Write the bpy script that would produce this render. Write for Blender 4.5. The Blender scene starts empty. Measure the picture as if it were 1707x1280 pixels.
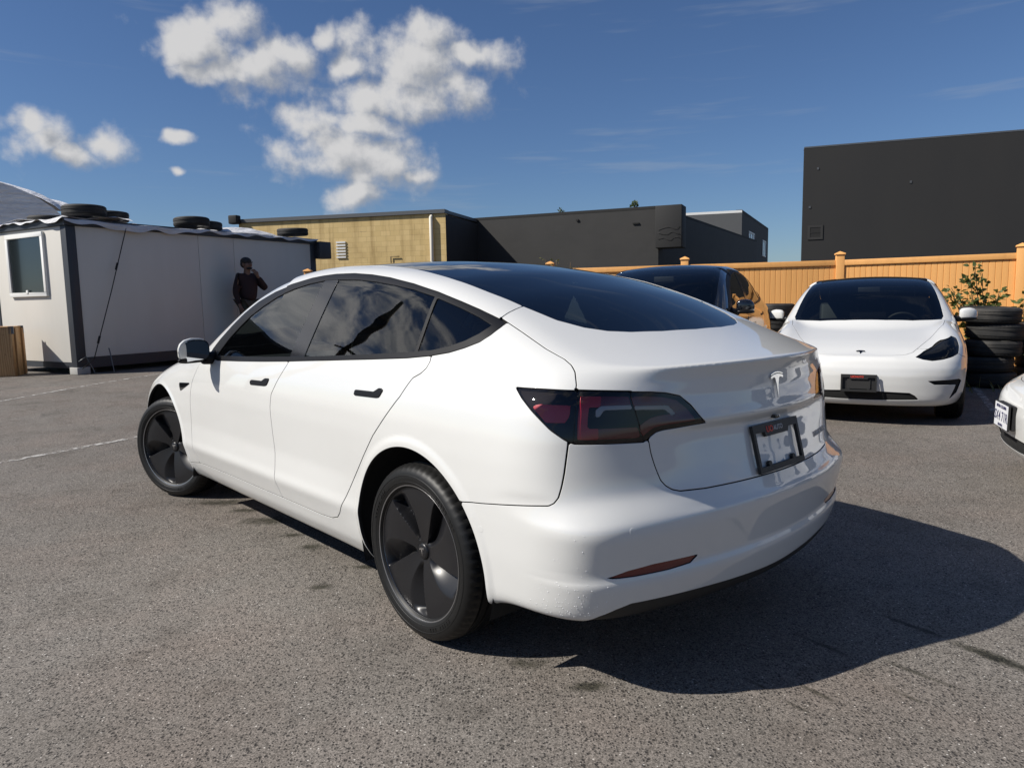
import bpy, bmesh, math, random
from mathutils import Vector, Matrix, Euler
scene = bpy.context.scene
C = scene.collection
# ----------------------------------------------------------------------------
# CAMERA, SKY, SUN, EXPOSURE
# ----------------------------------------------------------------------------
CAM_H, CAM_F, CAM_PITCH, CAM_ROLL = 1.2593, 1209.68, 0.1154, -0.0188
CAR = (0.3014, 3.2018, 2.3050)                     # the parked car in front: rear axle x, y and heading
cam_data = bpy.data.cameras.new('camera'); cam = bpy.data.objects.new('camera', cam_data); C.objects.link(cam)
cam_data.sensor_fit = 'HORIZONTAL'; cam_data.sensor_width = 36.0; cam_data.lens = 36.0 * CAM_F / 1707.0
cam_data.clip_start = 0.05; cam_data.clip_end = 3000
_f = Vector((0, math.cos(CAM_PITCH), -math.sin(CAM_PITCH))); _r0 = Vector((1, 0, 0)); _u0 = _r0.cross(_f)
_r = _r0 * math.cos(CAM_ROLL) + _u0 * math.sin(CAM_ROLL); _u = -_r0 * math.sin(CAM_ROLL) + _u0 * math.cos(CAM_ROLL)
cam.matrix_world = Matrix(((_r.x, _u.x, -_f.x, 0), (_r.y, _u.y, -_f.y, 0), (_r.z, _u.z, -_f.z, CAM_H), (0, 0, 0, 1)))
scene.camera = cam
SUN_AZ, SUN_EL = math.radians(-104), math.radians(42)    # azimuth clockwise from +Y
world = bpy.data.worlds.new('World'); scene.world = world; world.use_nodes = True
nt = world.node_tree; nt.nodes.clear()
def wn(typ, **k):
    nd = nt.nodes.new(typ)
    for a, v in k.items(): setattr(nd, a, v)
    return nd
def wl(a, b): nt.links.new(a, b)
def wm(op, a, b=None, c=None):
    nd = wn('ShaderNodeMath', operation=op)
    for i, v in enumerate((a, b, c)):
        if v is None: continue
        if hasattr(v, 'links'): wl(v, nd.inputs[i])
        else: nd.inputs[i].default_value = v
    return nd.outputs[0]
def wv(op, a, b=None):
    nd = wn('ShaderNodeVectorMath', operation=op)
    for i, v in enumerate((a, b)):
        if v is None: continue
        i = 3 if (op == 'SCALE' and i == 1) else i
        if hasattr(v, 'links'): wl(v, nd.inputs[i])
        else: nd.inputs[i].default_value = v
    return nd.outputs['Value'] if op in ('LENGTH', 'DISTANCE', 'DOT_PRODUCT') else nd.outputs[0]
wo = wn('ShaderNodeOutputWorld'); sky = wn('ShaderNodeTexSky')
sky.sky_type = 'NISHITA'; sky.sun_disc = False; sky.sun_elevation = SUN_EL; sky.sun_rotation = SUN_AZ
sky.altitude = 0; sky.air_density = 1.0; sky.dust_density = 0.25; sky.ozone_density = 3.0
# cumulus clouds: soft lumps in azimuth and elevation, broken up by layered noise
CLOUDS = [(-0.3843,0.3057,0.0660,0.0265),(-0.3234,0.2869,0.0616,0.0328),(-0.4119,0.3110,0.0322,0.0224),(-0.3539,0.3333,0.0421,0.0286),(-0.2794,0.3032,0.0458,0.0237),(-0.3759,0.2808,0.0417,0.0163),(-0.1210,0.2962,0.0928,0.0499),(-0.0948,0.3305,0.0470,0.0278),(-0.0357,0.3104,0.0411,0.0190),(-0.1983,0.2899,0.0275,0.0177),(-0.1499,0.2536,0.0825,0.0281),(-0.2344,0.3205,0.0195,0.0171),(-0.0669,0.2701,0.0476,0.0280),(-0.2292,0.1970,0.0709,0.0446),(-0.2604,0.2197,0.0376,0.0240),(-0.1763,0.1781,0.0748,0.0383),(-0.2049,0.1424,0.0515,0.0256),(-0.1256,0.1687,0.0334,0.0151),(-0.1937,0.2218,0.0544,0.0215),(-0.5599,0.1880,0.0351,0.0279),(-0.5686,0.2053,0.0218,0.0175),(-0.5320,0.1737,0.0340,0.0131),(-0.4885,0.1890,0.0291,0.0159),(-0.4118,0.1985,0.0170,0.0085),(-0.4257,0.1605,0.0095,0.0050),          (-1.02,.36,.17,.09),(-1.14,.30,.12,.07),(-.95,.50,.14,.07),(-1.20,.48,.13,.09),(-1.07,.60,.16,.06),(-.98,.25,.09,.04)]
tc = wn('ShaderNodeTexCoord'); sp = wn('ShaderNodeSeparateXYZ'); wl(tc.outputs['Generated'], sp.inputs[0])
azm = wm('ARCTAN2', sp.outputs[0], sp.outputs[1]); elv = wm('ARCSINE', sp.outputs[2])
cb = wn('ShaderNodeCombineXYZ'); wl(azm, cb.inputs[0]); wl(elv, cb.inputs[1]); P0 = cb.outputs[0]
def wnoise(vec, scale, detail=6, rough=.6, dim='2D'):
    nd = wn('ShaderNodeTexNoise'); nd.noise_dimensions = dim; wl(vec, nd.inputs['Vector']); nd.inputs['Scale'].default_value = scale; nd.inputs['Detail'].default_value = detail; nd.inputs['Roughness'].default_value = rough; return nd
def cloud_field(P, warp):
    Pw = wv('ADD', P, warp); f = None
    for az, el, ra, re in CLOUDS:
        d = wv('LENGTH', wv('MULTIPLY', wv('SUBTRACT', Pw, (az, el, 0)), (1 / ra, 1 / re, 0)))
        g = wm('SUBTRACT', 1.0, d)
        if f is None: f = g
        else:
            f = wm('MAXIMUM', f, g)
    return f
wnz = wnoise(P0, 11, 3, .55); warp = wv('MULTIPLY', wv('SUBTRACT', wnz.outputs['Color'], (.5, .5, .5)), (.048, .040, 0))
fine = wnoise(P0, 22, 8, .55); fb = wm('MULTIPLY', wm('SUBTRACT', fine.outputs['Fac'], .5), 2.0)
f0 = cloud_field(P0, warp); f1 = cloud_field(wv('ADD', P0, (-.022, .018, 0)), warp)
fieldA = wm('ADD', f0, fb)
Ps = wv('ADD', P0, (-.014, .016, 0)); fine2 = wnoise(Ps, 22, 5, .55); fb2 = wm('MULTIPLY', wm('SUBTRACT', fine2.outputs['Fac'], .5), 2.0)
def smooth(v, a, b):
    nd = wn('ShaderNodeMapRange', interpolation_type='SMOOTHSTEP'); wl(v, nd.inputs[0]); nd.inputs[1].default_value = a; nd.inputs[2].default_value = b; return nd.outputs[0]
alphaA = wm('MULTIPLY', smooth(fieldA, -.34, .72), .97)
lightA = smooth(wm('ADD', wm('MULTIPLY', wm('SUBTRACT', fb, fb2), .7), wm('MULTIPLY', wm('SUBTRACT', f0, f1), .85)), -.55, .45)
# the rest of the sky: broken cloud of the same kind (it shows in the car windows)
dirn = wv('ADD', wv('MULTIPLY', tc.outputs['Generated'], (1.3, 1.3, 2.6)), (3.1, 1.7, .4))
gen = wnoise(dirn, 2.6, 6, .58, '3D'); gen2 = wnoise(wv('ADD', dirn, (-.05, 0, .08)), 2.6, 4, .58, '3D')
away = smooth(wm('ABSOLUTE', wm('ADD', azm, .55)), 1.0, 1.3)
alphaG = wm('MULTIPLY', wm('MULTIPLY', smooth(gen.outputs['Fac'], .54, .70), away), .9)
lightG = smooth(wm('SUBTRACT', gen.outputs['Fac'], gen2.outputs['Fac']), -.06, .10)
# thin streaks of high cloud
stv = wv('MULTIPLY', P0, (3.0, 34.0, 0)); stn = wnoise(stv, 1.0, 4, .6)
streak = wm('MULTIPLY', smooth(stn.outputs['Fac'], .56, .80), .22)
def wmix(f, a, b):
    nd = wn('ShaderNodeMix', data_type='RGBA')
    if hasattr(f, 'links'): wl(f, nd.inputs[0])
    else: nd.inputs[0].default_value = f
    for i, v in ((6, a), (7, b)):
        if hasattr(v, 'links'): wl(v, nd.inputs[i])
        else: nd.inputs[i].default_value = (*v, 1)
    return nd.outputs[2]
SKY_STRENGTH = 0.0475; SKY_TINT = (.89, 1.07, 1.36)
skyc = wn('ShaderNodeMix', data_type='RGBA', blend_type='MULTIPLY'); skyc.inputs[0].default_value = 1; wl(sky.outputs[0], skyc.inputs[6]); skyc.inputs[7].default_value = (*SKY_TINT, 1)
col = wmix(streak, skyc.outputs[2], (6.6, 7.2, 8.0))
colG = wmix(alphaG, col, wmix(lightG, (3.6, 3.9, 4.4), (8.6, 8.6, 8.7)))
near_sun = wm('ADD', 1.0, wm('MULTIPLY', smooth(wm('MULTIPLY', azm, -1.0), .70, 1.10), .9))   # cloud nearer the sun is brighter
colA = wmix(alphaA, col, wv('SCALE', wmix(lightA, (6.0, 6.3, 6.9), (11.4, 11.3, 11.3)), near_sun))
def box_mask(v, lo, hi): return wm('MULTIPLY', wm('GREATER_THAN', v, lo), wm('LESS_THAN', v, hi))
bgs = []
for c_ in (col, colG, colA):
    b_ = wn('ShaderNodeBackground'); wl(c_, b_.inputs[0]); b_.inputs[1].default_value = SKY_STRENGTH; bgs.append(b_)
inbox = wm('MULTIPLY', box_mask(azm, -1.45, .20), box_mask(elv, .06, .78)); far_ = wm('MULTIPLY', wm('GREATER_THAN', wm('ABSOLUTE', azm), .655), wm('GREATER_THAN', elv, -.02))
m1 = wn('ShaderNodeMixShader'); wl(far_, m1.inputs[0]); wl(bgs[0].outputs[0], m1.inputs[1]); wl(bgs[1].outputs[0], m1.inputs[2])
m2 = wn('ShaderNodeMixShader'); wl(inbox, m2.inputs[0]); wl(m1.outputs[0], m2.inputs[1]); wl(bgs[2].outputs[0], m2.inputs[2])
wl(m2.outputs[0], wo.inputs[0])
sl = bpy.data.lights.new('sun', 'SUN'); sl.energy = 5.0; sl.angle = math.radians(.53); sl.color = (1, .95, .87)
sun = bpy.data.objects.new('sun', sl); C.objects.link(sun)
_sd = Vector((math.sin(SUN_AZ) * math.cos(SUN_EL), math.cos(SUN_AZ) * math.cos(SUN_EL), math.sin(SUN_EL)))
sun.rotation_euler = _sd.to_track_quat('Z', 'Y').to_euler(); sun.location = _sd * 40
scene.view_settings.view_transform = 'Standard'; scene.view_settings.look = 'None'; scene.view_settings.exposure = 0.28; scene.view_settings.gamma = 1
scene.cycles.max_bounces = 8; scene.cycles.diffuse_bounces = 3; scene.cycles.glossy_bounces = 3; scene.cycles.transmission_bounces = 4; scene.cycles.transparent_max_bounces = 10
scene.cycles.caustics_reflective = False; scene.cycles.caustics_refractive = False; scene.cycles.sample_clamp_indirect = 6.0
scene.cycles.use_denoising = True
# ----------------------------------------------------------------------------
# CAR SHAPE: side, top, nose and tail surfaces blended into one implicit body
# car frame: x forward from the rear axle, y to the car's left, z up, metres
# ----------------------------------------------------------------------------
import numpy as np

def _blur(a, sig, axis):
    if sig <= 0.3: return a
    r = int(math.ceil(sig * 3.5)); k = np.exp(-0.5 * (np.arange(-r, r + 1) / sig) ** 2); k /= k.sum()
    a = np.moveaxis(a, axis, 0)
    lo = 2 * a[:1] - a[1:r + 1][::-1]; hi = 2 * a[-1:] - a[-r - 1:-1][::-1]
    p = np.concatenate([lo, a, hi], 0)
    out = sum(k[i] * p[i:i + a.shape[0]] for i in range(2 * r + 1))
    return np.moveaxis(out, 0, axis)

class Table1:
    def __init__(s, xs, ys, sig, st=0.005):
        xs = np.asarray(xs, float); ys = np.asarray(ys, float)
        if xs[0] > xs[-1]: xs, ys = xs[::-1], ys[::-1]
        s.x0, s.st = xs[0], st
        g = np.arange(xs[0], xs[-1] + st, st)
        s.v = _blur(np.interp(g, xs, ys), sig / st, 0)
    def __call__(s, x):
        t = np.clip((x - s.x0) / s.st, 1, len(s.v) - 3.001); i = t.astype(int); f = t - i; v = s.v
        a, b, c, d = v[i - 1], v[i], v[i + 1], v[i + 2]
        return b + 0.5 * f * (c - a + f * (2 * a - 5 * b + 4 * c - d + f * (3 * (b - c) + d - a)))

class Table2:
    def __init__(s, us, vs, T, su, sv, st=0.01):
        us = np.asarray(us, float); vs = np.asarray(vs, float); T = np.asarray(T, float)
        if us[0] > us[-1]: us, T = us[::-1], T[::-1]
        s.u0, s.v0, s.st = us[0], vs[0], st
        gu = np.arange(us[0], us[-1] + st, st); gv = np.arange(vs[0], vs[-1] + st, st)
        A = np.stack([np.interp(gv, vs, row) for row in T])
        A = np.stack([np.interp(gu, us, A[:, j]) for j in range(A.shape[1])], 1)
        A = _blur(_blur(A, su / st, 0), sv / st, 1)
        s.A = A
    def __call__(s, u, v):
        A, st = s.A, s.st
        tu = np.clip((u - s.u0) / st, 1, A.shape[0] - 3.001); tv = np.clip((v - s.v0) / st, 1, A.shape[1] - 3.001)
        i = tu.astype(int); j = tv.astype(int); fu = tu - i; fv = tv - j
        def w(f): return (-.5*f+f*f-.5*f**3, 1-2.5*f*f+1.5*f**3, .5*f+2*f*f-1.5*f**3, -.5*f*f+.5*f**3)
        wu = w(fu); wv = w(fv); o = 0
        for a in range(4):
            r = 0
            for b in range(4): r = r + wv[b] * A[i + a - 1, j + b - 1]
            o = o + wu[a] * r
        return o

def smax(a, b, k):
    h = np.maximum(k - np.abs(a - b), 0) / k
    return np.maximum(a, b) + h * h * h * k / 6

_Z = [.10,.20,.26,.31,.38,.415,.45,.55,.65,.75,.83,.90,.96,1.02,1.08,1.15,1.22,1.30,1.37,1.46]
_S = [
 (3.80,[.620,.680,.700,.720,.730,.735,.740,.750,.740,.720,.690,.640,.580,.520,.480,.440,.400,.360,.320,.280]),
 (3.50,[.720,.790,.820,.840,.850,.853,.857,.860,.852,.830,.790,.740,.680,.630,.590,.550,.510,.470,.430,.390]),
 (3.20,[.770,.845,.880,.895,.905,.908,.911,.915,.911,.896,.866,.820,.745,.700,.660,.620,.580,.540,.500,.460]),
 (2.875,[.780,.850,.885,.905,.912,.915,.918,.923,.923,.915,.896,.862,.820,.755,.715,.675,.635,.590,.550,.510]),
 (2.50,[.780,.838,.872,.892,.909,.919,.916,.914,.917,.914,.901,.877,.845,.812,.780,.745,.710,.670,.630,.590]),
 (2.20,[.780,.836,.872,.888,.909,.921,.914,.908,.912,.914,.907,.891,.866,.842,.817,.787,.756,.719,.683,.630]),
 (1.70,[.780,.836,.872,.886,.906,.918,.910,.904,.909,.913,.909,.897,.876,.851,.825,.795,.764,.727,.691,.640]),
 (1.10,[.780,.836,.872,.885,.905,.917,.909,.903,.908,.913,.911,.900,.880,.855,.828,.795,.761,.721,.685,.635]),
 (0.60,[.780,.836,.872,.885,.905,.917,.910,.905,.910,.915,.914,.904,.886,.863,.836,.801,.765,.722,.683,.630]),
 (0.20,[.800,.850,.880,.895,.897,.899,.900,.909,.917,.921,.920,.910,.892,.865,.833,.795,.755,.708,.665,.610]),
 (-.20,[.820,.870,.893,.905,.910,.912,.914,.920,.923,.923,.919,.908,.888,.855,.812,.763,.714,.660,.610,.560]),
 (-.50,[.800,.850,.872,.885,.893,.897,.900,.905,.907,.905,.899,.888,.865,.825,.777,.722,.672,.615,.565,.510]),
 (-.75,[.780,.830,.850,.862,.872,.876,.880,.888,.890,.888,.882,.870,.846,.803,.752,.697,.645,.590,.540,.480]),
 (-1.1,[.740,.780,.800,.815,.825,.829,.833,.842,.845,.842,.835,.822,.795,.750,.700,.645,.595,.540,.490,.430])]
class Body:
    def __init__(s):
        s.side = Table2([r[0] for r in _S], _Z, [r[1] for r in _S], .085, .015)
        s.cab = Table1([3.2,2.75,2.5,2.3,2.0,1.8,1.6,1.4,1.2,1.0,.7,.4,.1,-.2,-.4,-.55,-.68,-.80,-.90,-1.2],
                       [.66,.90,1.03,1.13,1.275,1.352,1.409,1.444,1.462,1.468,1.461,1.434,1.383,1.296,1.218,1.154,1.104,1.073,1.057,1.02], .06)
        s.cabk = Table1([3.2,2.6,1.8,1.2,.2,-.4,-.7,-.9,-1.2], [.05,.05,.06,.09,.115,.125,.10,.09,.09], .1)
        s.cabw = Table1([3.2,2.2,1.4,1.0,-1.2], [.25,.22,.06,0,0], .15)
        s.hood = Table1([3.9,3.72,3.66,3.58,3.4,3.2,2.9,2.6,2.4,2.1,1.5,-1.2],
                        [.42,.565,.625,.672,.735,.790,.858,.922,.958,.99,.98,.9], .05)
        s.fen = Table1([3.9,3.55,3.2,2.9,2.5,2.2,1.6,-1.2], [0,.005,.035,.055,.035,.012,0,0], .1)
        zz = [.05,.10,.20,.28,.33,.385,.405,.425,.48,.55,.585,.605,.64,.66,.72,.80,.835,.850,.865,.90,.95,1.0,1.03,1.05,1.07,1.3,1.6]
        xx = [-.72,-.80,-.89,-.928,-.944,-.957,-.959,-.949,-.960,-.974,-.978,-.968,-.957,-.951,-.935,-.918,-.914,-.926,-.936,-.928,-.921,-.925,-.936,-.950,-.955,-.98,-1.0]
        s.rear = Table1(zz, xx, .006, .003)
        s.rear2 = Table1([.05,.10,.20,.28,.33,.385,.405,.425,.48,.55,.585,.605,.64,.66,.72,.80,.90,.95,1.0,1.03,1.05,1.07,1.3,1.6],
                         [-.72,-.80,-.89,-.928,-.944,-.957,-.959,-.949,-.960,-.974,-.978,-.972,-.962,-.957,-.948,-.940,-.933,-.931,-.932,-.938,-.948,-.955,-.98,-1.0], .009, .003)
        s.rc = Table1([.05,.35,.56,.60,.66,.75,.85,.95,1.0,1.05,1.6], [.27,.23,.22,.245,.325,.325,.32,.34,.38,.43,.45], .02)
        s.front = Table1([.05,.12,.17,.20,.25,.30,.40,.48,.55,.62,.68,.75,.85,1.0,1.6],
                         [3.35,3.50,3.60,3.655,3.69,3.70,3.712,3.716,3.705,3.678,3.64,3.60,3.52,3.40,3.0], .012)
        s.bot = Table1([-1.2,-.95,-.6,-.45,-.3,.4,2.4,3.3,3.9], [.26,.26,.275,.275,.20,.185,.195,.19,.17], .05)
        s.krs = Table1([0,.9,1.0,1.1,1.7], [.24,.22,.17,.12,.10], .02)
    def parts(s, P):
        x, y, z = P[:, 0], np.abs(P[:, 1]), P[:, 2]; e = .004
        f = s.side(x, z); fx = (s.side(x + e, z) - f) / e; fz = (s.side(x, z + e) - f) / e
        for wx in (0.0, 2.875):                                    # rolled lips round the wheel openings
            r = np.sqrt((x - wx) ** 2 + (z - .345) ** 2)
            t = np.clip((.437 - r) / .035, 0, 1); f = f + .006 * t * t * (3 - 2 * t) * (z < 1)
        Fs = (y - f) / np.sqrt(1 + fx * fx + fz * fz)
        def top(xa):
            y2 = y * y
            c = s.cab(xa + s.cabw(xa) * y2) - s.cabk(xa) * y2
            h = s.hood(xa) - .02 * y2 + s.fen(xa) * np.exp(-((y - .76) / .13) ** 2)
            return -smax(-(-smax(c, h, .05)), np.full_like(c, -9.), .01) if False else smax(c, h, .05)
        h = top(x); hx = (top(x + e) - h) / e
        Ft = (z - h) / np.sqrt(1 + hx * hx + (.3 * y) ** 2)
        y2 = y * y
        ty = np.clip((y - .36) / .26, 0, 1); ty = ty * ty * (3 - 2 * ty)
        def rr(za): return s.rear(za) * (1 - ty) + s.rear2(za) * ty + s.rc(za) * y2
        g = rr(z); gz = (rr(z + e) - rr(z - e)) / (2 * e)
        Fr = (g - x) / np.sqrt(1 + gz * gz + (.45 * y) ** 2)
        def ff(za): return s.front(za) - .16 * y2 - .27 * y2 * y2
        g = ff(z); gz = (ff(z + e) - g) / e
        Ff = (x - g) / np.sqrt(1 + gz * gz + (.4 * y + 1.2 * y2 * y) ** 2)
        Fb = s.bot(x) - z
        return Fs, Ft, Fr, Ff, Fb
    def __call__(s, P):
        x, y, z = P[:, 0], np.abs(P[:, 1]), P[:, 2]
        Fs, Ft, Fr, Ff, Fb = s.parts(P)
        kst = .085 + .03 * np.clip((x - 2.3) / .6, 0, 1)
        F = smax(Fs, Ft, kst)
        t = np.clip((y - .50) / .25, 0, 1); klip = .028 + .095 * t * t * (3 - 2 * t)
        back = x < 1.4
        Fe = np.where(back, Fr, Ff)
        kt = np.where(back, klip, .07 + .12 * np.clip((y - .3) / .4, 0, 1))
        # tail: first lid edge, then corner
        E = smax(Fe, Ft, kt)
        ks = np.where(back, s.krs(z), .18)
        F = smax(smax(Fs, E, ks), F, .004)
        return smax(F, Fb, .05)
    def grad(s, P, e=.0015):
        G = np.stack([(s(P + d) - s(P - d)) for d in np.eye(3) * e], 1) / (2 * e)
        return G
    def raycast(s, o, d, t0=0.5, t1=9.0, n=700):
        d = d / np.linalg.norm(d); t = np.linspace(t0, t1, n)
        v = s(o + t[:, None] * d)
        i = np.where(v < 0)[0]
        if len(i) == 0: j = v.argmin(); return o + t[j] * d, v[j]
        a, b = t[i[0] - 1], t[i[0]]
        for _ in range(30):
            m = (a + b) / 2
            if s((o + m * d)[None])[0] < 0: b = m
            else: a = m
        return o + b * d, 0.

def surface_nets(F, lo, hi, h, block=6):
    """Quad mesh of F = 0 with cell size h; evaluates only the blocks the surface runs through."""
    H = h * block; lo = np.asarray(lo, float); nb = np.ceil((np.asarray(hi) - lo) / H).astype(int)
    B = np.stack(np.meshgrid(*[np.arange(n) for n in nb], indexing='ij'), -1).reshape(-1, 3)
    v = F(lo + (B + .5) * H)
    B = B[np.abs(v) < H * 1.25]
    o = np.stack(np.meshgrid(*[np.arange(block + 1)] * 3, indexing='ij'), -1).reshape(-1, 3)
    S = []
    for c in range(0, len(B), 4000):
        b = B[c:c + 4000]
        P = lo + (b[:, None, :] * block + o[None]) * h
        S.append(F(P.reshape(-1, 3)).reshape(len(b), block + 1, block + 1, block + 1))
    S = np.concatenate(S)
    sg = S < 0
    n = block
    cnt = sum(sg[:, a:a + n, b:b + n, c:c + n].astype(int) for a in (0, 1) for b in (0, 1) for c in (0, 1))
    act = (cnt > 0) & (cnt < 8)
    bi, ci, cj, ck = np.where(act)
    cell = B[bi] * block + np.stack([ci, cj, ck], 1)
    NY, NZ = nb[1] * block + 4, nb[2] * block + 4
    key = lambda c: (c[:, 0] + 1) * NY * NZ + (c[:, 1] + 1) * NZ + c[:, 2] + 1
    k = key(cell); order = np.argsort(k); k = k[order]; cell = cell[order]
    V = lo + (cell + .5) * h
    quads = []
    for ax in range(3):
        sl0 = [slice(None), slice(0, n), slice(0, n), slice(0, n)]; sl1 = list(sl0); sl1[ax + 1] = slice(1, n + 1)
        s0, s1 = sg[tuple(sl0)], sg[tuple(sl1)]
        bi, i0, i1, i2 = np.where(s0 != s1)
        base = B[bi] * block + np.stack([i0, i1, i2], 1)
        flip = s0[bi, i0, i1, i2]
        u, w = (ax + 1) % 3, (ax + 2) % 3
        eu, ew = np.eye(3, dtype=int)[u], np.eye(3, dtype=int)[w]
        q = [base - eu - ew, base - ew, base, base - eu]
        ids = []; ok = np.ones(len(base), bool)
        for c in q:
            kk = key(c); p = np.clip(np.searchsorted(k, kk), 0, len(k) - 1); ok &= k[p] == kk; ids.append(p)
        Q = np.stack(ids, 1)
        Q[~flip] = Q[~flip][:, ::-1]
        quads.append(Q[ok])
    Q = np.concatenate(quads)
    for _ in range(3):
        v = F(V); G = np.stack([(F(V + d) - v) for d in np.eye(3) * .0015], 1) / .0015
        st = (v / np.maximum((G * G).sum(1), .1))[:, None] * G
        L = np.linalg.norm(st, axis=1, keepdims=True); st *= np.minimum(1, h / np.maximum(L, 1e-9))
        V = V - st
    return V, Q
# ----------------------------------------------------------------------------
# HELPERS: objects, materials, mesh building
# ----------------------------------------------------------------------------
def link(o, parent=None):
    C.objects.link(o)
    if parent is not None: o.parent = parent
    return o
def tag(o, label=None, cat=None, group=None, kind=None):
    if label: o['label'] = label
    if cat: o['category'] = cat
    if group: o['group'] = group
    if kind: o['kind'] = kind
    return o
def empty(name, loc=(0, 0, 0), rz=0.0):
    o = bpy.data.objects.new(name, None); o.empty_display_size = .2; C.objects.link(o)
    o.location = loc; o.rotation_euler = (0, 0, rz); return o
def mesh_obj(name, V, Fc, mat, parent=None, smooth=False, N=None, loc=None):
    me = bpy.data.meshes.new(name)
    V = np.asarray(V, float)
    me.from_pydata(V.tolist(), [], Fc.tolist() if isinstance(Fc, np.ndarray) else Fc)
    if smooth or N is not None:
        me.polygons.foreach_set('use_smooth', np.ones(len(me.polygons), bool))
    if N is not None: me.normals_split_custom_set_from_vertices(np.asarray(N).tolist())
    if mat is not None: me.materials.append(mat)
    me.validate(); me.update()
    o = bpy.data.objects.new(name, me)
    if loc is not None: o.location = loc
    return link(o, parent)
class MB:
    """collects simple shapes into one mesh"""
    def __init__(s): s.v = []; s.f = []; s.sm = []
    def add(s, V, Fc, smooth=False):
        b = len(s.v); s.v += [tuple(map(float, p)) for p in V]; s.f += [tuple(int(i) + b for i in f) for f in Fc]; s.sm += [smooth] * len(Fc); return s
    def box(s, lo, hi, M=None):
        x0, y0, z0 = lo; x1, y1, z1 = hi
        V = [(x0,y0,z0),(x1,y0,z0),(x1,y1,z0),(x0,y1,z0),(x0,y0,z1),(x1,y0,z1),(x1,y1,z1),(x0,y1,z1)]
        if M is not None: V = [tuple(M @ Vector(p)) for p in V]
        return s.add(V, [(3,2,1,0),(4,5,6,7),(0,1,5,4),(1,2,6,5),(2,3,7,6),(3,0,4,7)])
    def tube(s, pts, r, n=10, caps=True, smooth=True):
        pts = [Vector(p) for p in pts]; R = r if isinstance(r, (list, tuple)) else [r] * len(pts)
        V = []; up = None
        for i, p in enumerate(pts):
            d = (pts[min(i + 1, len(pts) - 1)] - pts[max(i - 1, 0)]).normalized()
            if up is None: up = Vector((0, 0, 1)) if abs(d.z) < .9 else Vector((1, 0, 0))
            a = d.cross(up).normalized(); b2 = a.cross(d).normalized(); up = b2
            for k in range(n):
                t = 2 * math.pi * k / n; V.append(p + (a * math.cos(t) + b2 * math.sin(t)) * R[i])
        Fc = [(i*n+k, i*n+(k+1)%n, (i+1)*n+(k+1)%n, (i+1)*n+k) for i in range(len(pts)-1) for k in range(n)]
        s.add(V, Fc, smooth)
        if caps:
            s.add(V[:n], [tuple(range(n))]); s.add(V[-n:], [tuple(range(n))[::-1]])
        return s
    def lathe(s, prof, n=64, axis='y', smooth=True, close=False):
        V = []
        for k in range(n):
            t = 2 * math.pi * k / n
            for r, h in prof:
                V.append((r*math.cos(t), h, r*math.sin(t)) if axis == 'y' else (r*math.cos(t), r*math.sin(t), h))
        m = len(prof); Fc = []
        for k in range(n):
            for i in range(m - 1 + (1 if close else 0)):
                a, b2 = k*m+i, k*m+(i+1) % m; c, d = ((k+1) % n)*m+(i+1) % m, ((k+1) % n)*m+i
                Fc.append((a, d, c, b2) if axis == 'y' else (a, d, c, b2)[::1])
        return s.add(V, Fc, smooth)
    def prism(s, poly, z0, z1, M=None):
        n = len(poly); V = [(x, y, z0) for x, y in poly] + [(x, y, z1) for x, y in poly]
        if M is not None: V = [tuple(M @ Vector(p)) for p in V]
        return s.add(V, [tuple(range(n))[::-1], tuple(range(n, 2*n))] + [(i, (i+1) % n, n+(i+1) % n, n+i) for i in range(n)])
    def build(s, name, mat, parent=None, loc=None, bevel=0, fix=True):
        me = bpy.data.meshes.new(name); me.from_pydata(s.v, [], s.f)
        me.polygons.foreach_set('use_smooth', s.sm)
        if fix or bevel:
            bm = bmesh.new(); bm.from_mesh(me)
            if fix:
                bmesh.ops.remove_doubles(bm, verts=bm.verts, dist=1e-5); bmesh.ops.recalc_face_normals(bm, faces=bm.faces)
            if bevel:
                bmesh.ops.bevel(bm, geom=[e for e in bm.edges if e.is_manifold and e.calc_face_angle() > .5], offset=bevel, segments=2, affect='EDGES', profile=.6)
                for f in bm.faces: f.smooth = True
            bm.to_mesh(me); bm.free()
            if bevel:
                bm2 = None
        if mat is not None: me.materials.append(mat)
        me.update()
        o = bpy.data.objects.new(name, me)
        if loc is not None: o.location = loc
        return link(o, parent)
def sharpen(o, ang=35):
    o.data.set_sharp_from_angle(angle=math.radians(ang)); return o
def copy_tree(o, parent=None):
    c = o.copy(); C.objects.link(c); c.parent = parent
    for ch in list(o.children): copy_tree(ch, c)
    return c
def text_mesh(txt, size, extr=.0008, align='CENTER', bold=0.0):
    cu = bpy.data.curves.new('lettering', 'FONT'); cu.body = txt; cu.size = size; cu.extrude = extr; cu.align_x = align; cu.align_y = 'CENTER'
    cu.offset = bold; cu.resolution_u = 3
    o = bpy.data.objects.new('lettering', cu); C.objects.link(o)
    dg = bpy.context.evaluated_depsgraph_get(); me = bpy.data.meshes.new_from_object(o.evaluated_get(dg))
    bpy.data.objects.remove(o); return me

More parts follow.
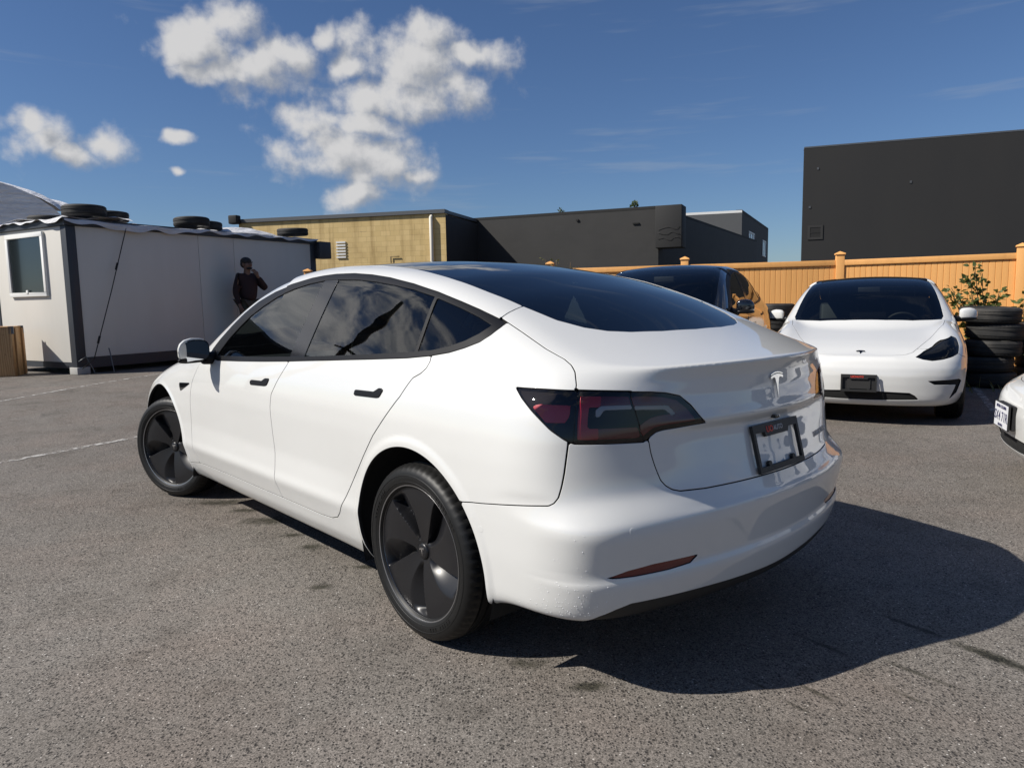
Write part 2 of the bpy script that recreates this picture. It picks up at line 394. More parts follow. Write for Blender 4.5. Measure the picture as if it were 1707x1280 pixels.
# ---- materials ---------------------------------------------------------------
def mat(name, col=(.5,.5,.5), rough=.5, metal=0.0, coat=0.0, spec=.5, emit=None, es=0.0):
    m = bpy.data.materials.new(name); m.use_nodes = True; b = m.node_tree.nodes['Principled BSDF']
    b.inputs['Base Color'].default_value = (*col, 1); b.inputs['Roughness'].default_value = rough; b.inputs['Metallic'].default_value = metal
    b.inputs['Coat Weight'].default_value = coat; b.inputs['Coat Roughness'].default_value = .02; b.inputs['Specular IOR Level'].default_value = spec
    if emit: b.inputs['Emission Color'].default_value = (*emit, 1); b.inputs['Emission Strength'].default_value = es
    return m
class NT:
    def __init__(s, m): s.m = m; s.t = m.node_tree; s.b = s.t.nodes.get('Principled BSDF'); s.out = s.t.nodes.get('Material Output')
    def n(s, typ, **k):
        nd = s.t.nodes.new(typ)
        for a, v in k.items():
            if a.startswith('i_'):
                key = a[2:]; key = int(key) if key.isdigit() else key.replace('_', ' ')
                nd.inputs[key].default_value = v
            else: setattr(nd, a, v)
        return nd
    def l(s, a, b): s.t.links.new(a, b)
    def math(s, op, a, b=None, clamp=False):
        nd = s.n('ShaderNodeMath', operation=op); nd.use_clamp = clamp
        for i, v in enumerate((a, b)):
            if v is None: continue
            if hasattr(v, 'is_linked') or hasattr(v, 'links'): s.l(v, nd.inputs[i])
            else: nd.inputs[i].default_value = v
        return nd.outputs[0]
    def coords(s, kind='Object'): return s.n('ShaderNodeTexCoord').outputs[kind]
    def noise(s, vec, scale, detail=4, rough=.55, dist=0, dim='3D'):
        nd = s.n('ShaderNodeTexNoise'); nd.noise_dimensions = dim; s.l(vec, nd.inputs['Vector']); nd.inputs['Scale'].default_value = scale
        nd.inputs['Detail'].default_value = detail; nd.inputs['Roughness'].default_value = rough; nd.inputs['Distortion'].default_value = dist; return nd.outputs[0]
    def ramp(s, fac, stops):
        nd = s.n('ShaderNodeValToRGB'); s.l(fac, nd.inputs[0]); e = nd.color_ramp.elements
        while len(e) < len(stops): e.new(.5)
        for el, (p, c) in zip(e, stops): el.position = p; el.color = (*c, 1) if len(c) == 3 else c
        return nd.outputs[0]
    def mix(s, fac, a, b, mode='MIX'):
        nd = s.n('ShaderNodeMix', data_type='RGBA', blend_type=mode)
        if hasattr(fac, 'links'): s.l(fac, nd.inputs[0])
        else: nd.inputs[0].default_value = fac
        for i, v in ((6, a), (7, b)):
            if hasattr(v, 'links'): s.l(v, nd.inputs[i])
            else: nd.inputs[i].default_value = (*v, 1)
        return nd.outputs[2]
    def maprange(s, v, a, b, c=0, d=1):
        nd = s.n('ShaderNodeMapRange'); s.l(v, nd.inputs[0])
        for i, k in enumerate((a, b, c, d)): nd.inputs[i + 1].default_value = k
        return nd.outputs[0]
    def scale(s, vec, sc, loc=(0,0,0), rot=(0,0,0)):
        nd = s.n('ShaderNodeMapping'); s.l(vec, nd.inputs[0]); nd.inputs[3].default_value = sc; nd.inputs[1].default_value = loc; nd.inputs[2].default_value = rot; return nd.outputs[0]
    def bump(s, h, strength=.3, dist=.01, base=None):
        nd = s.n('ShaderNodeBump'); nd.inputs['Strength'].default_value = strength; nd.inputs['Distance'].default_value = dist; s.l(h, nd.inputs['Height'])
        if base is not None: s.l(base, nd.inputs['Normal'])
        s.l(nd.outputs[0], s.b.inputs['Normal']); return nd.outputs[0]
def glass_mat(name, tint=(.2,.25,.25), rough=.0, ior=1.5, refl=1.0):
    m = bpy.data.materials.new(name); m.use_nodes = True; t = m.node_tree; t.nodes.clear()
    o = t.nodes.new('ShaderNodeOutputMaterial'); mx = t.nodes.new('ShaderNodeMixShader'); tr = t.nodes.new('ShaderNodeBsdfTransparent'); gl = t.nodes.new('ShaderNodeBsdfGlossy')
    fr = t.nodes.new('ShaderNodeFresnel'); fr.inputs[0].default_value = ior
    tr.inputs[0].default_value = (*tint, 1); gl.inputs['Roughness'].default_value = rough; gl.inputs[0].default_value = (refl, refl, refl, 1)
    t.links.new(fr.outputs[0], mx.inputs[0]); t.links.new(tr.outputs[0], mx.inputs[1]); t.links.new(gl.outputs[0], mx.inputs[2]); t.links.new(mx.outputs[0], o.inputs[0])
    return m
# ----------------------------------------------------------------------------
# CAR: the smooth body is cut along its shut lines into separate panels
# ----------------------------------------------------------------------------
def poly_sdf(px, py, poly):
    """signed distance to a closed polygon, negative inside"""
    P = np.asarray(poly, float); n = len(P); d2 = np.full(px.shape, 1e9); ins = np.zeros(px.shape, bool)
    for i in range(n):
        ax, ay = P[i]; bx, by = P[(i + 1) % n]; ex, ey = bx - ax, by - ay
        wx, wy = px - ax, py - ay
        t = np.clip((wx * ex + wy * ey) / max(ex * ex + ey * ey, 1e-12), 0, 1)
        d2 = np.minimum(d2, (wx - ex * t) ** 2 + (wy - ey * t) ** 2)
        c = ((ay > py) != (by > py))
        with np.errstate(divide='ignore', invalid='ignore'):
            ins ^= c & (px < ex * (py - ay) / (ey if ey != 0 else 1e-12) + ax)
    d = np.sqrt(d2); return np.where(ins, -d, d)

def clip_mesh(V, N, T, d):
    """keep d < 0 of a triangle mesh, cutting triangles along d = 0; returns V, N, T and the cut edges"""
    ins = d < 0; c = ins[T].sum(1)
    full = T[c == 3]; part = T[(c == 1) | (c == 2)]
    nv = len(V); newV = []; newN = []; edges = []; tris = [full]
    if len(part):
        k = ins[part]; one = k.sum(1) == 1
        # rotate so that the odd vertex comes first
        odd = np.where(one, k.argmax(1), (~k).argmax(1))
        r = (odd[:, None] + np.arange(3)) % 3; P = np.take_along_axis(part, r, 1)
        a, b, cc = P[:, 0], P[:, 1], P[:, 2]
        E = np.concatenate([np.stack([a, b], 1), np.stack([a, cc], 1)]); Es = np.sort(E, 1)
        key = Es[:, 0].astype(np.int64) * (nv + 1) + Es[:, 1]
        u, first, inv = np.unique(key, return_index=True, return_inverse=True)
        e = Es[first]; da, db = d[e[:, 0]], d[e[:, 1]]; t = np.clip(da / (da - db), .002, .998)[:, None]
        newV = V[e[:, 0]] * (1 - t) + V[e[:, 1]] * t; newN = N[e[:, 0]] * (1 - t) + N[e[:, 1]] * t
        m = len(a); ab, ac = inv[:m] + nv, inv[m:] + nv
        o = one
        tris.append(np.stack([a, ab, ac], 1)[o]); edges.append(np.stack([ab, ac], 1)[o])
        o = ~one
        tris.append(np.stack([ab, b, cc], 1)[o]); tris.append(np.stack([ab, cc, ac], 1)[o]); edges.append(np.stack([ac, ab], 1)[o])
        V = np.concatenate([V, newV]); N = np.concatenate([N, newN])
    T = np.concatenate(tris); E = np.concatenate(edges) if edges else np.zeros((0, 2), int)
    use = np.zeros(len(V), bool); use[T.ravel()] = True; mp = np.cumsum(use) - 1
    N = N[use]; N = N / np.maximum(np.linalg.norm(N, axis=1, keepdims=True), 1e-9)
    return V[use], N, mp[T], mp[E]

class Shell:
    def __init__(s, body, h):
        V, Q = surface_nets(body, (-1.05, -.04, .12), (3.8, .98, 1.52), h)
        T = np.concatenate([Q[:, [0, 1, 2]], Q[:, [0, 2, 3]]])
        n = np.cross(V[T[:, 1]] - V[T[:, 0]], V[T[:, 2]] - V[T[:, 0]])
        G = body.grad(V); N = G / np.maximum(np.linalg.norm(G, axis=1, keepdims=True), 1e-9)
        if ((n * N[T[:, 0]]).sum(1)).mean() < 0: T = T[:, ::-1]
        V, N, T, E = clip_mesh(V, N, T, -V[:, 1])
        mid = np.abs(V[:, 1]) < 1e-5; V[mid, 1] = 0; N[mid, 1] = 0
        # mirror the half, sharing the vertices on the centre plane
        nv = len(V); mp = np.arange(nv) + nv; mp[mid] = np.where(mid)[0]
        V2 = np.concatenate([V, V * [1, -1, 1]]); N2 = np.concatenate([N, N * [1, -1, 1]])
        T2 = np.concatenate([T, mp[T][:, ::-1]])
        use = np.zeros(len(V2), bool); use[T2.ravel()] = True; m2 = np.cumsum(use) - 1
        s.V, s.N, s.T = V2[use], N2[use], m2[T2]
        s.x, s.y, s.z = s.V[:, 0], np.abs(s.V[:, 1]), s.V[:, 2]
    def cut(s, d, side=0):
        T = s.T
        if side: T = T[(s.V[T][:, :, 1].mean(1) * side) > 0]
        T = T[(d[T] < 0).any(1)]
        use = np.zeros(len(s.V), bool); use[T.ravel()] = True; mp = np.cumsum(use) - 1
        return clip_mesh(s.V[use], s.N[use], mp[T], d[use])
    def panel(s, name, d, material, parent, side=0, gap=.0030, off=0.0, depth=.014, bev=.0014):
        """one panel: the clipped skin, a small rolled edge and a return flange"""
        V, N, T, E = s.cut(d + gap, side)
        if not len(T): return None
        V = V + N * off; wall0 = None
        if depth > 0 and len(E):
            # outward in-plane direction at each cut edge
            b, bi = np.unique(E, return_inverse=True); bi = bi.reshape(-1, 2)
            t = V[E[:, 1]] - V[E[:, 0]]; o = np.cross(t, N[E[:, 0]])
            acc = np.zeros((len(b), 3)); np.add.at(acc, bi[:, 0], o); np.add.at(acc, bi[:, 1], o)
            o = acc / np.maximum(np.linalg.norm(acc, axis=1, keepdims=True), 1e-9)
            nb = N[b]; p0 = V[b]; n1 = (nb + o) / 1.4142
            R0 = p0; R1 = p0 + o * bev * .7 - nb * bev * .3; R2 = p0 + o * bev - nb * bev; R3 = R2 - nb * depth
            base = len(V); m = len(b)
            V = np.concatenate([V, R0, R1, R2, R2, R3]); N = np.concatenate([N, nb, n1, o, o, o])
            i, j = bi[:, 0], bi[:, 1]; q = []
            for a, c in ((0, 1), (1, 2), (3, 4)):
                if a == 3: wall0 = len(T) + sum(len(k) for k in q)
                q.append(np.stack([base + a*m + j, base + a*m + i, base + c*m + i], 1)); q.append(np.stack([base + a*m + j, base + c*m + i, base + c*m + j], 1))
            T = np.concatenate([T] + q)
        o = mesh_obj(name, V, T, material, parent, N=N)
        if wall0 is not None and material == M.get('white'):          # flange walls coloured black to stand in for shade in the gaps
            o.data.materials.append(M['liner_gap_shade']); mi = np.zeros(len(o.data.polygons), np.int32); mi[wall0:] = 1
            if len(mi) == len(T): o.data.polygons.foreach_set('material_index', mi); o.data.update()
        return o

M = {}
M['white'] = mat('white_paint', (.645, .645, .625), .45, 0, 1.0, .3)
_n = NT(M['white']); _c = _n.coords()
_n.l(_n.mix(_n.maprange(_n.noise(_n.scale(_c, (1, 1, 1)), 1.6, 5), .35, .75), (.65, .65, .63), (.625, .623, .602)), _n.b.inputs['Base Color'])
_n.b.inputs['Coat IOR'].default_value = 1.65
_n.b.inputs['Coat Roughness'].default_value = .012
M['gloss_black'] = mat('gloss_black', (.006, .006, .007), .06, 0, 1.0)
M['pillar_black'] = mat('pillar_gloss', (.012, .012, .014), .10)
M['satin_black'] = mat('satin_black_trim', (.007, .007, .008), .42, spec=.22)
M['plastic'] = mat('black_plastic', (.012, .012, .012), .55)
M['liner_gap_shade'] = mat('wheel_liner_gap_shade', (.006, .006, .006), .9)
M['roofglass'] = glass_mat('dark_roof_glass', (.035, .045, .05), .0, 1.55)
M['sideglass'] = glass_mat('tinted_side_glass', (.50, .56, .53), .0, 1.52)
M['wsglass'] = glass_mat('windscreen_glass', (.55, .60, .58), .0, 1.52)
M['smoke'] = glass_mat('smoked_lens', (.86, .80, .80), .02, 1.5)
M['headlens'] = glass_mat('headlamp_lens', (.75, .77, .78), .01, 1.5)
M['red'] = mat('red_lens', (.66, .018, .04), .30, 0, .3)
M['darkred'] = mat('dark_red_lens', (.17, .006, .016), .2, 0, .4)
M['reflex'] = mat('red_reflector', (.12, .004, .008), .2, 0, .5)
M['chrome'] = mat('chrome', (.72, .73, .74), .12, 1.0)
M['clear'] = mat('clear_reflector', (.40, .41, .42), .3, .6)
M['rubber'] = mat('tyre_rubber', (.006, .006, .006), .5, spec=.35)
M['aero'] = mat('dark_wheel_cover', (.009, .009, .0105), .34, spec=.4)
M['rimring'] = mat('rim_ring', (.34, .34, .35), .3, .9)
M['seat'] = mat('white_seat', (.72, .71, .68), .5)
M['cabin'] = mat('dark_cabin', (.022, .022, .024), .6)
M['darkpaint'] = mat('black_paint', (.006, .007, .010), .12, 0, 1.0)
M['ltgrey'] = mat('grey_letters', (.32, .32, .33), .4)
M['redprint'] = mat('red_letters', (.62, .05, .03), .5)
M['plate'] = mat('white_plate', (.75, .76, .78), .35)
M['ink'] = mat('plate_ink', (.03, .03, .09), .5)
M['mirror'] = mat('mirror_glass', (.55, .57, .6), .03, 1.0)

DLO = [(2.10,.965),(1.94,.953),(1.62,.965),(1.325,.978),(1.06,.992),(.61,1.019),(.33,1.036),(.096,1.051),(-.032,1.064),(-.127,1.079),(-.193,1.097),(-.25,1.118),(-.28,1.142),(-.296,1.166),(-.300,1.179),(-.284,1.186),
       (-.224,1.205),(-.151,1.227),(-.044,1.256),(.107,1.295),(.28,1.331),(.468,1.362),(.621,1.380),(.782,1.392),(.947,1.395),(1.067,1.391),(1.167,1.384),(1.356,1.359),(1.53,1.325),(1.695,1.274),(1.82,1.212),(1.93,1.14),(2.02,1.07),(2.08,1.01)]
GLASS_F = [(1.97,.977),(1.342,.999),(1.058,1.013),(1.008,1.366),(1.15,1.355),(1.297,1.333),(1.45,1.298),(1.574,1.251),(1.69,1.198),(1.785,1.139),(1.87,1.08),(1.94,1.015)]
GLASS_R = [(.912,1.019),(.621,1.037),(.344,1.055),(.069,1.075),(.101,1.276),(.252,1.307),(.387,1.327),(.532,1.345),(.686,1.359),(.876,1.366)]
GLASS_Q = [(.052,1.077),(-.025,1.083),(-.111,1.100),(-.177,1.120),(-.227,1.145),(-.258,1.172),(-.179,1.200),(-.068,1.232),(.083,1.271)]
BPIL = [(1.0585,1.0125),(.9115,1.0185),(.8755,1.3665),(1.0085,1.3665)]
SHUT_FR = [(1.046,1.012),(1.057,.979),(1.112,.906),(1.174,.829),(1.189,.767),(1.187,.642),(1.180,.543),(1.181,.49),(1.183,.425),(1.173,.375),(1.156,.321)]
FDOOR = SHUT_FR + [(1.353,.319),(1.8,.321),(2.2,.318),(2.292,.316),(2.325,.40),(2.337,.505),(2.318,.704),(2.288,.799),(2.21,.923),(2.19,.99)]
RDOOR = SHUT_FR[::-1] + [(.5,1.045),(-.02,1.085),(-.036,1.066),(-.045,1.044),(-.041,1.021),(-.021,1.002),(.016,.984),(.066,.913),(.159,.823),(.241,.748),(.326,.655),(.422,.546),(.505,.442),(.565,.370),(.600,.342),(.657,.325),(.76,.319)]
TOPGLASS = [(-.595,0),(-.583,.193),(-.555,.337),(-.521,.422),(-.47,.487),(-.388,.539),(-.248,.570),(-.09,.583),(.115,.590),(.309,.578),(.51,.570),(.75,.565),(1.0,.573),(1.4,.605),(1.8,.668),(2.1,.712),(2.36,.738),(2.46,.715),(2.56,.45),(2.60,.2),(2.605,0)]
TOPGLASS = TOPGLASS + [(x, -y) for x, y in TOPGLASS[::-1][1:-1]]
HOOD = [(3.612,0),(3.604,.16),(3.588,.272),(3.555,.385),(3.50,.445),(3.40,.488),(3.136,.590),(2.72,.722),(2.45,.752),(2.40,.70),(2.3,.4),(2.3,0)]
HOOD = HOOD + [(x, -y) for x, y in HOOD[::-1][1:-1]]
TRUNK_XY = [(-.255,-.1),(-.250,.576),(-.259,.629),(-.264,.689),(-.386,.701),(-.511,.716),(-.594,.718),(-.633,.727),(-.659,.739),(-.684,.760),(-.70,.79),(-.70,1.2),(-1.4,1.2),(-1.4,-.1)]
TRUNK_YZ = [(-.2,2),(1.2,2),(1.2,.987),(.765,.985),(.629,.976),(.620,.903),(.589,.819),(.584,.781),(.575,.746),(.559,.696),(.545,.678),(.525,.664),(.498,.656),(.398,.651),(-.2,.651)]
BUMP_XZ = [(-.10,.588),(-.304,.594),(-.393,.604),(-.549,.626),(-.632,.637),(-.665,.641),(-.679,.650),(-.689,.667),(-.694,.699),(-.698,.74),(-.703,.83),(-.703,1.0),(-1.4,1.0),(-1.4,-.2),(-.10,-.2)]
LAMP3 = [(-.502,.843,.986),(-.609,.815,.986),(-.690,.762,.983),(-.738,.703,.980),(-.780,.629,.974),(-.812,.558,.969),(-.830,.511,.963),(-.848,.462,.950),(-.865,.425,.918),(-.882,.395,.878),(-.888,.372,.856),(-.856,.472,.852),(-.836,.533,.850),(-.826,.555,.846),(-.813,.567,.835),(-.804,.589,.819),(-.759,.696,.823),(-.703,.792,.827),(-.684,.815,.840),(-.657,.848,.869),(-.591,.862,.923),(-.543,.857,.957)]
du = lambda x, y: (-x - y) * .70711
LAMP = [(du(x, y), z) for x, y, z in LAMP3]
DIFF_YZ = [(-.2,.305),(.06,.308),(.395,.322),(.549,.326),(.685,.330),(.728,.317),(.769,.297),(.80,.27),(.83,.1),(-.2,.1)]
REFL = [(.770,.4255),(.706,.440),(.622,.446),(.440,.443),(.470,.424),(.560,.420),(.68,.4215)]
HEAD3 = [(3.570,.470,.655),(3.469,.539,.702),(3.366,.618,.741),(3.226,.699,.797),(3.112,.781,.832),(3.115,.815,.815),(3.215,.838,.770),(3.271,.835,.737),(3.356,.822,.680),(3.433,.770,.655),(3.510,.692,.633),(3.562,.604,.623),(3.580,.527,.636)]
du2 = lambda x, y: (-x + y) * .70711
HEADL = [(du2(x, y), z) for x, y, z in HEAD3]
MOUTH = [(-.2,.334),(.151,.334),(.429,.324),(.474,.298),(.505,.262),(.153,.252),(-.2,.252)]
VENT = [(.577,.438),(.835,.448),(.855,.43),(.818,.323),(.762,.268),(.80,.36),(.812,.400),(.633,.404)]

CAR_RES = .0092
def build_car():
    B = Body(); S = Shell(B, CAR_RES)
    x, y, z = S.x, S.y, S.z
    front = x > 1.5; back = x < 1.0
    BIG = 9.0
    xz = lambda P: poly_sdf(x, z, P)
    side_only = np.where(y > .45, -1., 1.)
    d_dlo = np.maximum(xz(DLO), np.where(y > .5, -1, 1.))
    d_fd, d_rd = [np.maximum(np.maximum(xz(P), -d_dlo), np.where(y > .6, -1, 1.)) for P in (FDOOR, RDOOR)]
    d_top = np.maximum(poly_sdf(x, S.V[:, 1], TOPGLASS), np.where(z > .86, -1, 1.))
    d_arch_r = np.hypot(x - .004, (z - .335)) - .398; d_arch_f = np.hypot(x - 2.875, (z - .350) * .99) - .400
    d_arch = np.where((z < .95) & (y > .4), np.minimum(d_arch_r, d_arch_f), 1.)
    d_tr = np.maximum(np.maximum(poly_sdf(x, y, TRUNK_XY), poly_sdf(y, z, TRUNK_YZ)), np.where(back, -1, 1.))
    u = du(x, y); d_lamp = np.maximum(poly_sdf(u, z, LAMP), np.where((x < -.35) & (y > .2), -1, 1.))
    d_tr = np.maximum.reduce([d_tr, -d_top, -d_lamp])
    d_dif = np.maximum(poly_sdf(y, z, DIFF_YZ), np.where(x < -.55, -1, 1.))
    d_ref = np.maximum(poly_sdf(y, z, REFL), np.where(x < -.5, -1, 1.))
    d_rb = np.maximum.reduce([xz(BUMP_XZ), -d_tr, -d_lamp, -d_arch, -d_dif, -d_ref, .215 - z])
    d_hood = np.maximum.reduce([poly_sdf(x, S.V[:, 1], HOOD), -d_top, np.where((z > .55) & (x > 2.2), -1, 1.)])
    u2 = du2(x, y); d_head = np.maximum(poly_sdf(u2, z, HEADL), np.where((x > 2.9) & (y > .3), -1, 1.))
    d_mouth = np.maximum(poly_sdf(y, z, MOUTH), np.where(x > 3.3, -1, 1.)); d_vent = np.maximum(poly_sdf(y, z, VENT), np.where(x > 3.1, -1, 1.))
    FB = [(3.225,-.2),(3.225,.60),(3.24,.640),(3.32,.655),(3.38,.70),(3.50,.78),(4.2,.78),(4.2,-.2)]
    d_fb = np.maximum.reduce([xz(FB), -d_hood, -d_head, -d_mouth, -d_vent, -d_arch, .19 - z])
    FEND = [(2.21,.923),(2.288,.799),(2.318,.704),(2.337,.505),(2.325,.40),(2.292,.316),(2.40,.300),(2.55,.28),(3.225,.28),(3.225,.60),(3.24,.640),(3.32,.655),(3.38,.70),(3.50,.78),(3.8,.8),(3.8,1.3),(2.30,1.3),(2.20,.985)]
    d_fe = np.maximum.reduce([xz(FEND), -d_hood, -d_head, -d_top, -d_arch, -d_dlo, .3 - y])
    d_cowl = np.maximum.reduce([x * 0 - 1, np.where((x > 2.25) & (x < 2.75) & (z > .8) & (y < .76), -1, 1.), -d_top, -d_hood, -d_fe])
    d_uni = np.maximum.reduce([-d_dlo, np.where(y > .6, -xz(FDOOR), -1.), np.where(y > .6, -xz(RDOOR), -1.), -d_top, -d_tr, -xz(BUMP_XZ), -d_lamp, -d_arch, np.where(y > .3, -xz(FEND), -1.), -d_hood,
                               np.where(x < 2.62, -1, 1.), .19 - z, np.where((d_cowl < 0), .01, -1.)])
    root = empty('parked_car')
    P = lambda *a, **k: S.panel(*a, **k)
    W = M['white']
    und = z * 0 + 1
    for sd in (1, -1):
        P('side_frame', d_uni, W, root, side=sd)
        P('fender', d_fe, W, root, side=sd)
        fd = P('door', d_fd, W, root, side=sd); rd = P('door', d_rd, W, root, side=sd)
        tr = P('window_trim', np.maximum.reduce([d_dlo, -np.minimum.reduce([xz(GLASS_F), xz(GLASS_R), xz(GLASS_Q), xz(BPIL)])]), M['satin_black'], root, side=sd, gap=.001, off=.001, depth=.008)
        P('pillar_cover', np.maximum(xz(BPIL), np.where(y > .5, -1, 1.)), M['pillar_black'], tr, side=sd, gap=.0008, depth=.003)
        for par, G in ((fd, GLASS_F), (rd, GLASS_R), (root, GLASS_Q)):
            P('window_glass', np.maximum(xz(G), np.where(y > .5, -1, 1.)), M['sideglass'], par, side=sd, gap=-.001, off=-.003, depth=0)
        handles = ((fd, [(1.431,.867),(1.424,.877),(1.413,.880),(1.292,.883),(1.258,.898),(1.215,.900),(1.211,.896),(1.229,.873),(1.24,.868),(1.259,.865),(1.422,.860)]),
                   (rd, [(.390,.899),(.386,.910),(.379,.912),(.245,.915),(.213,.931),(.187,.931),(.184,.927),(.200,.904),(.208,.900),(.225,.898),(.385,.894)]))
        for par, H in handles:
            P('door_handle', np.maximum(xz(H), np.where(y > .7, -1, 1.)), M['satin_black'], par, side=sd, gap=0, off=.004, depth=.006, bev=.003)
        P('side_camera', np.maximum(xz([(2.512,.783),(2.505,.790),(2.33,.801),(2.325,.796),(2.475,.744),(2.483,.744)]), np.where(y > .7, -1, 1.)), M['gloss_black'], root, side=sd, gap=0, off=.002, depth=.004)
        # tail lamp: smoked lens over red and clear inner pieces on a black base
        tl = P('tail_lamp', d_lamp, M['gloss_black'], root, side=sd, gap=.002, off=-.018, depth=.004)
        s1 = np.interp(z, [.82, .90, .985], [-.066, -.062, -.051]); s2 = np.interp(z, [.815, .903, .976], [.153, .128, .107])
        for dd in (np.maximum(d_lamp, u - s1), np.maximum.reduce([d_lamp, s1 - u, u - s2]), np.maximum(d_lamp, s2 - u)):
            P('lens', dd, M['smoke'], tl, side=sd, gap=.002, off=.0, depth=.006, bev=.002)
        uu = lambda L: [(du(a, b2), c) for a, b2, c in L]
        red1 = poly_sdf(u, z, [(-.192,.938),(-.168,.944),(-.074,.942),(-.078,.910),(-.092,.892),(-.150,.892)])
        ring = np.maximum(np.maximum(d_lamp + .014, s1 + .012 - u), -(np.maximum(d_lamp + .045, s1 + .040 - u)))
        rA = np.maximum.reduce([ring, u - s2 + .004, -(z - .845) * 0 - 1]); rB = np.maximum.reduce([ring, s2 + .004 - u])
        guard = np.where((x < -.35) & (y > .2), -1, 1.)
        P('red_lens', np.maximum(red1, guard), M['red'], tl, side=sd, gap=0, off=-.006, depth=.003)
        P('red_lens', np.maximum(np.maximum(rA, u - s1 - .075), guard), M['red'], tl, side=sd, gap=0, off=-.007, depth=.003)
        P('red_lens', np.maximum(np.maximum(rA, s1 + .075 - u), guard), M['darkred'], tl, side=sd, gap=0, off=-.008, depth=.003)
        P('red_lens', np.maximum(rB, guard), M['darkred'], tl, side=sd, gap=0, off=-.008, depth=.003)
        cl = np.maximum.reduce([poly_sdf(u, z, [(.005,.925),(.02,.937),(.115,.934),(.12,.930),(.118,.922),(.03,.925),(.015,.905),(.004,.905)])])
        cl2 = poly_sdf(u, z, [(.125,.930),(.235,.924),(.262,.898),(.250,.892),(.225,.913),(.128,.918)])
        strip = poly_sdf(u, z, [(.02,.907),(.245,.893),(.25,.886),(.02,.893)])
        for q in (cl, cl2): P('clear_lens', np.maximum(q, guard), M['clear'], tl, side=sd, gap=0, off=-.007, depth=.003)
        P('clear_lens', np.maximum(strip, guard), M['clear'], tl, side=sd, gap=0, off=-.014, depth=.002)
        P('reflector', d_ref, M['reflex'], root, side=sd, gap=.001, off=-.004, depth=.004)
        hl = P('headlamp', d_head, M['plastic'], root, side=sd, gap=.002, off=-.035, depth=.0)
        P('lens', d_head, M['headlens'], hl, side=sd, gap=.002, off=0, depth=.03, bev=.002)
        hg = np.where((x > 2.9) & (y > .3), -1, 1.)
        P('lamp_bezel', np.maximum(np.maximum(d_head + .006, -(d_head + .020)), hg), M['satin_black'], hl, side=sd, gap=0, off=-.012, depth=.01)
        for q in range(3):
            cu_ = -2.06 + q * .075; P('projector', np.maximum(np.hypot(u2 - cu_, (z - (.672 + .018 * q)) * 1.1) - .022, hg), M['clear'], hl, side=sd, gap=0, off=-.022, depth=.008)
        P('light_guide', np.maximum(poly_sdf(u2, z, [(-2.155,.648),(-2.02,.648),(-1.90,.662),(-1.80,.69),(-1.80,.705),(-1.90,.677),(-2.02,.662),(-2.14,.662)]), hg), M['chrome'], hl, side=sd, gap=0, off=-.018, depth=.004)
        P('bumper_vent', d_vent, M['plastic'], root, side=sd, gap=.0, off=-.022, depth=.0)
    P('hood', d_hood, W, root)
    P('front_bumper', d_fb, W, root)
    P('grille', d_mouth, M['plastic'], root, off=-.03, depth=0)
    P('cowl', d_cowl, M['plastic'], root, off=-.006)
    rb = P('rear_bumper', d_rb, W, root)
    P('diffuser', np.maximum(d_dif, .20 - z), M['plastic'], root, off=-.004)
    for sy, sz in ((.709, .570), (.274, .560)):
        for sd in (1, -1):
            d = np.maximum(np.hypot(y - sy, z - sz) - .0105, np.where(x < -.5, -1, 1.)); P('parking_sensor', d, W, rb, side=sd, gap=0, off=.0005, depth=.001, bev=.0008)
    for sd in (1, -1): P('parking_sensor', np.maximum(np.hypot(x + .391, z - .517) - .0105, np.where(y > .7, -1, 1.)), W, rb, side=sd, gap=0, off=.0005, depth=.001, bev=.0008)
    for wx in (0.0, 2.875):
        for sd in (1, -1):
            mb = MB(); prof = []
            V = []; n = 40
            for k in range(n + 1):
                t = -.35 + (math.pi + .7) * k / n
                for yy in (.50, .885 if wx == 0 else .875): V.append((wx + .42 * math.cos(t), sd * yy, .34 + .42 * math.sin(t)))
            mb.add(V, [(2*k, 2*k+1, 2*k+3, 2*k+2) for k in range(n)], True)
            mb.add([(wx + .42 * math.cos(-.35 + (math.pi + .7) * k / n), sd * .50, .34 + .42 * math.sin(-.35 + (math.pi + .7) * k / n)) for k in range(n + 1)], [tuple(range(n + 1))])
            mb.build('wheel_arch_liner', M['liner_gap_shade'], root)
    lid = P('trunk_lid', d_tr, W, root)
    # glass roof in three sheets
    xa = x + .10 * y * y
    for nm, lo, hi, mt in (('windscreen', 1.52, 9, M['wsglass']), ('roof_glass', .42, 1.52, M['roofglass']), ('rear_window', -9, .42, M['roofglass'])):
        P(nm, np.maximum.reduce([d_top, lo - xa, xa - hi]), mt, root, gap=-.0035, off=-.0025, depth=.0)
    # black border print round the edge of the glass, seen as frit
    P('glass_border', np.maximum(d_top, -(d_top + .05)), M['gloss_black'], root, gap=-.003, off=-.006, depth=0)
    # inner black shell: its colour stands in for shade behind the gaps, lines the cabin
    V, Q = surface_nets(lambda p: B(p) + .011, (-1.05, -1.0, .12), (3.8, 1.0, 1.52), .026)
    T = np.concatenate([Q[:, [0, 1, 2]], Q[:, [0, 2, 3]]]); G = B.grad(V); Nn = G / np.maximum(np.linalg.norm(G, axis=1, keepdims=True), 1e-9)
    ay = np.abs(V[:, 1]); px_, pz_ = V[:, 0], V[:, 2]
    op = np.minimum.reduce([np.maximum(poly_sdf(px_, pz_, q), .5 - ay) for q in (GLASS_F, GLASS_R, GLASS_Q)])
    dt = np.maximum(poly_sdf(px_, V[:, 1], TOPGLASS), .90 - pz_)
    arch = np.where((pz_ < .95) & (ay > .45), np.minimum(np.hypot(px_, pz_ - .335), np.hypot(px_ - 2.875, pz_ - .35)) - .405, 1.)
    V2, N2, T2, E2 = clip_mesh(V, Nn, T, np.maximum.reduce([-op + .012, -(dt + .05), -arch, .20 - pz_]))
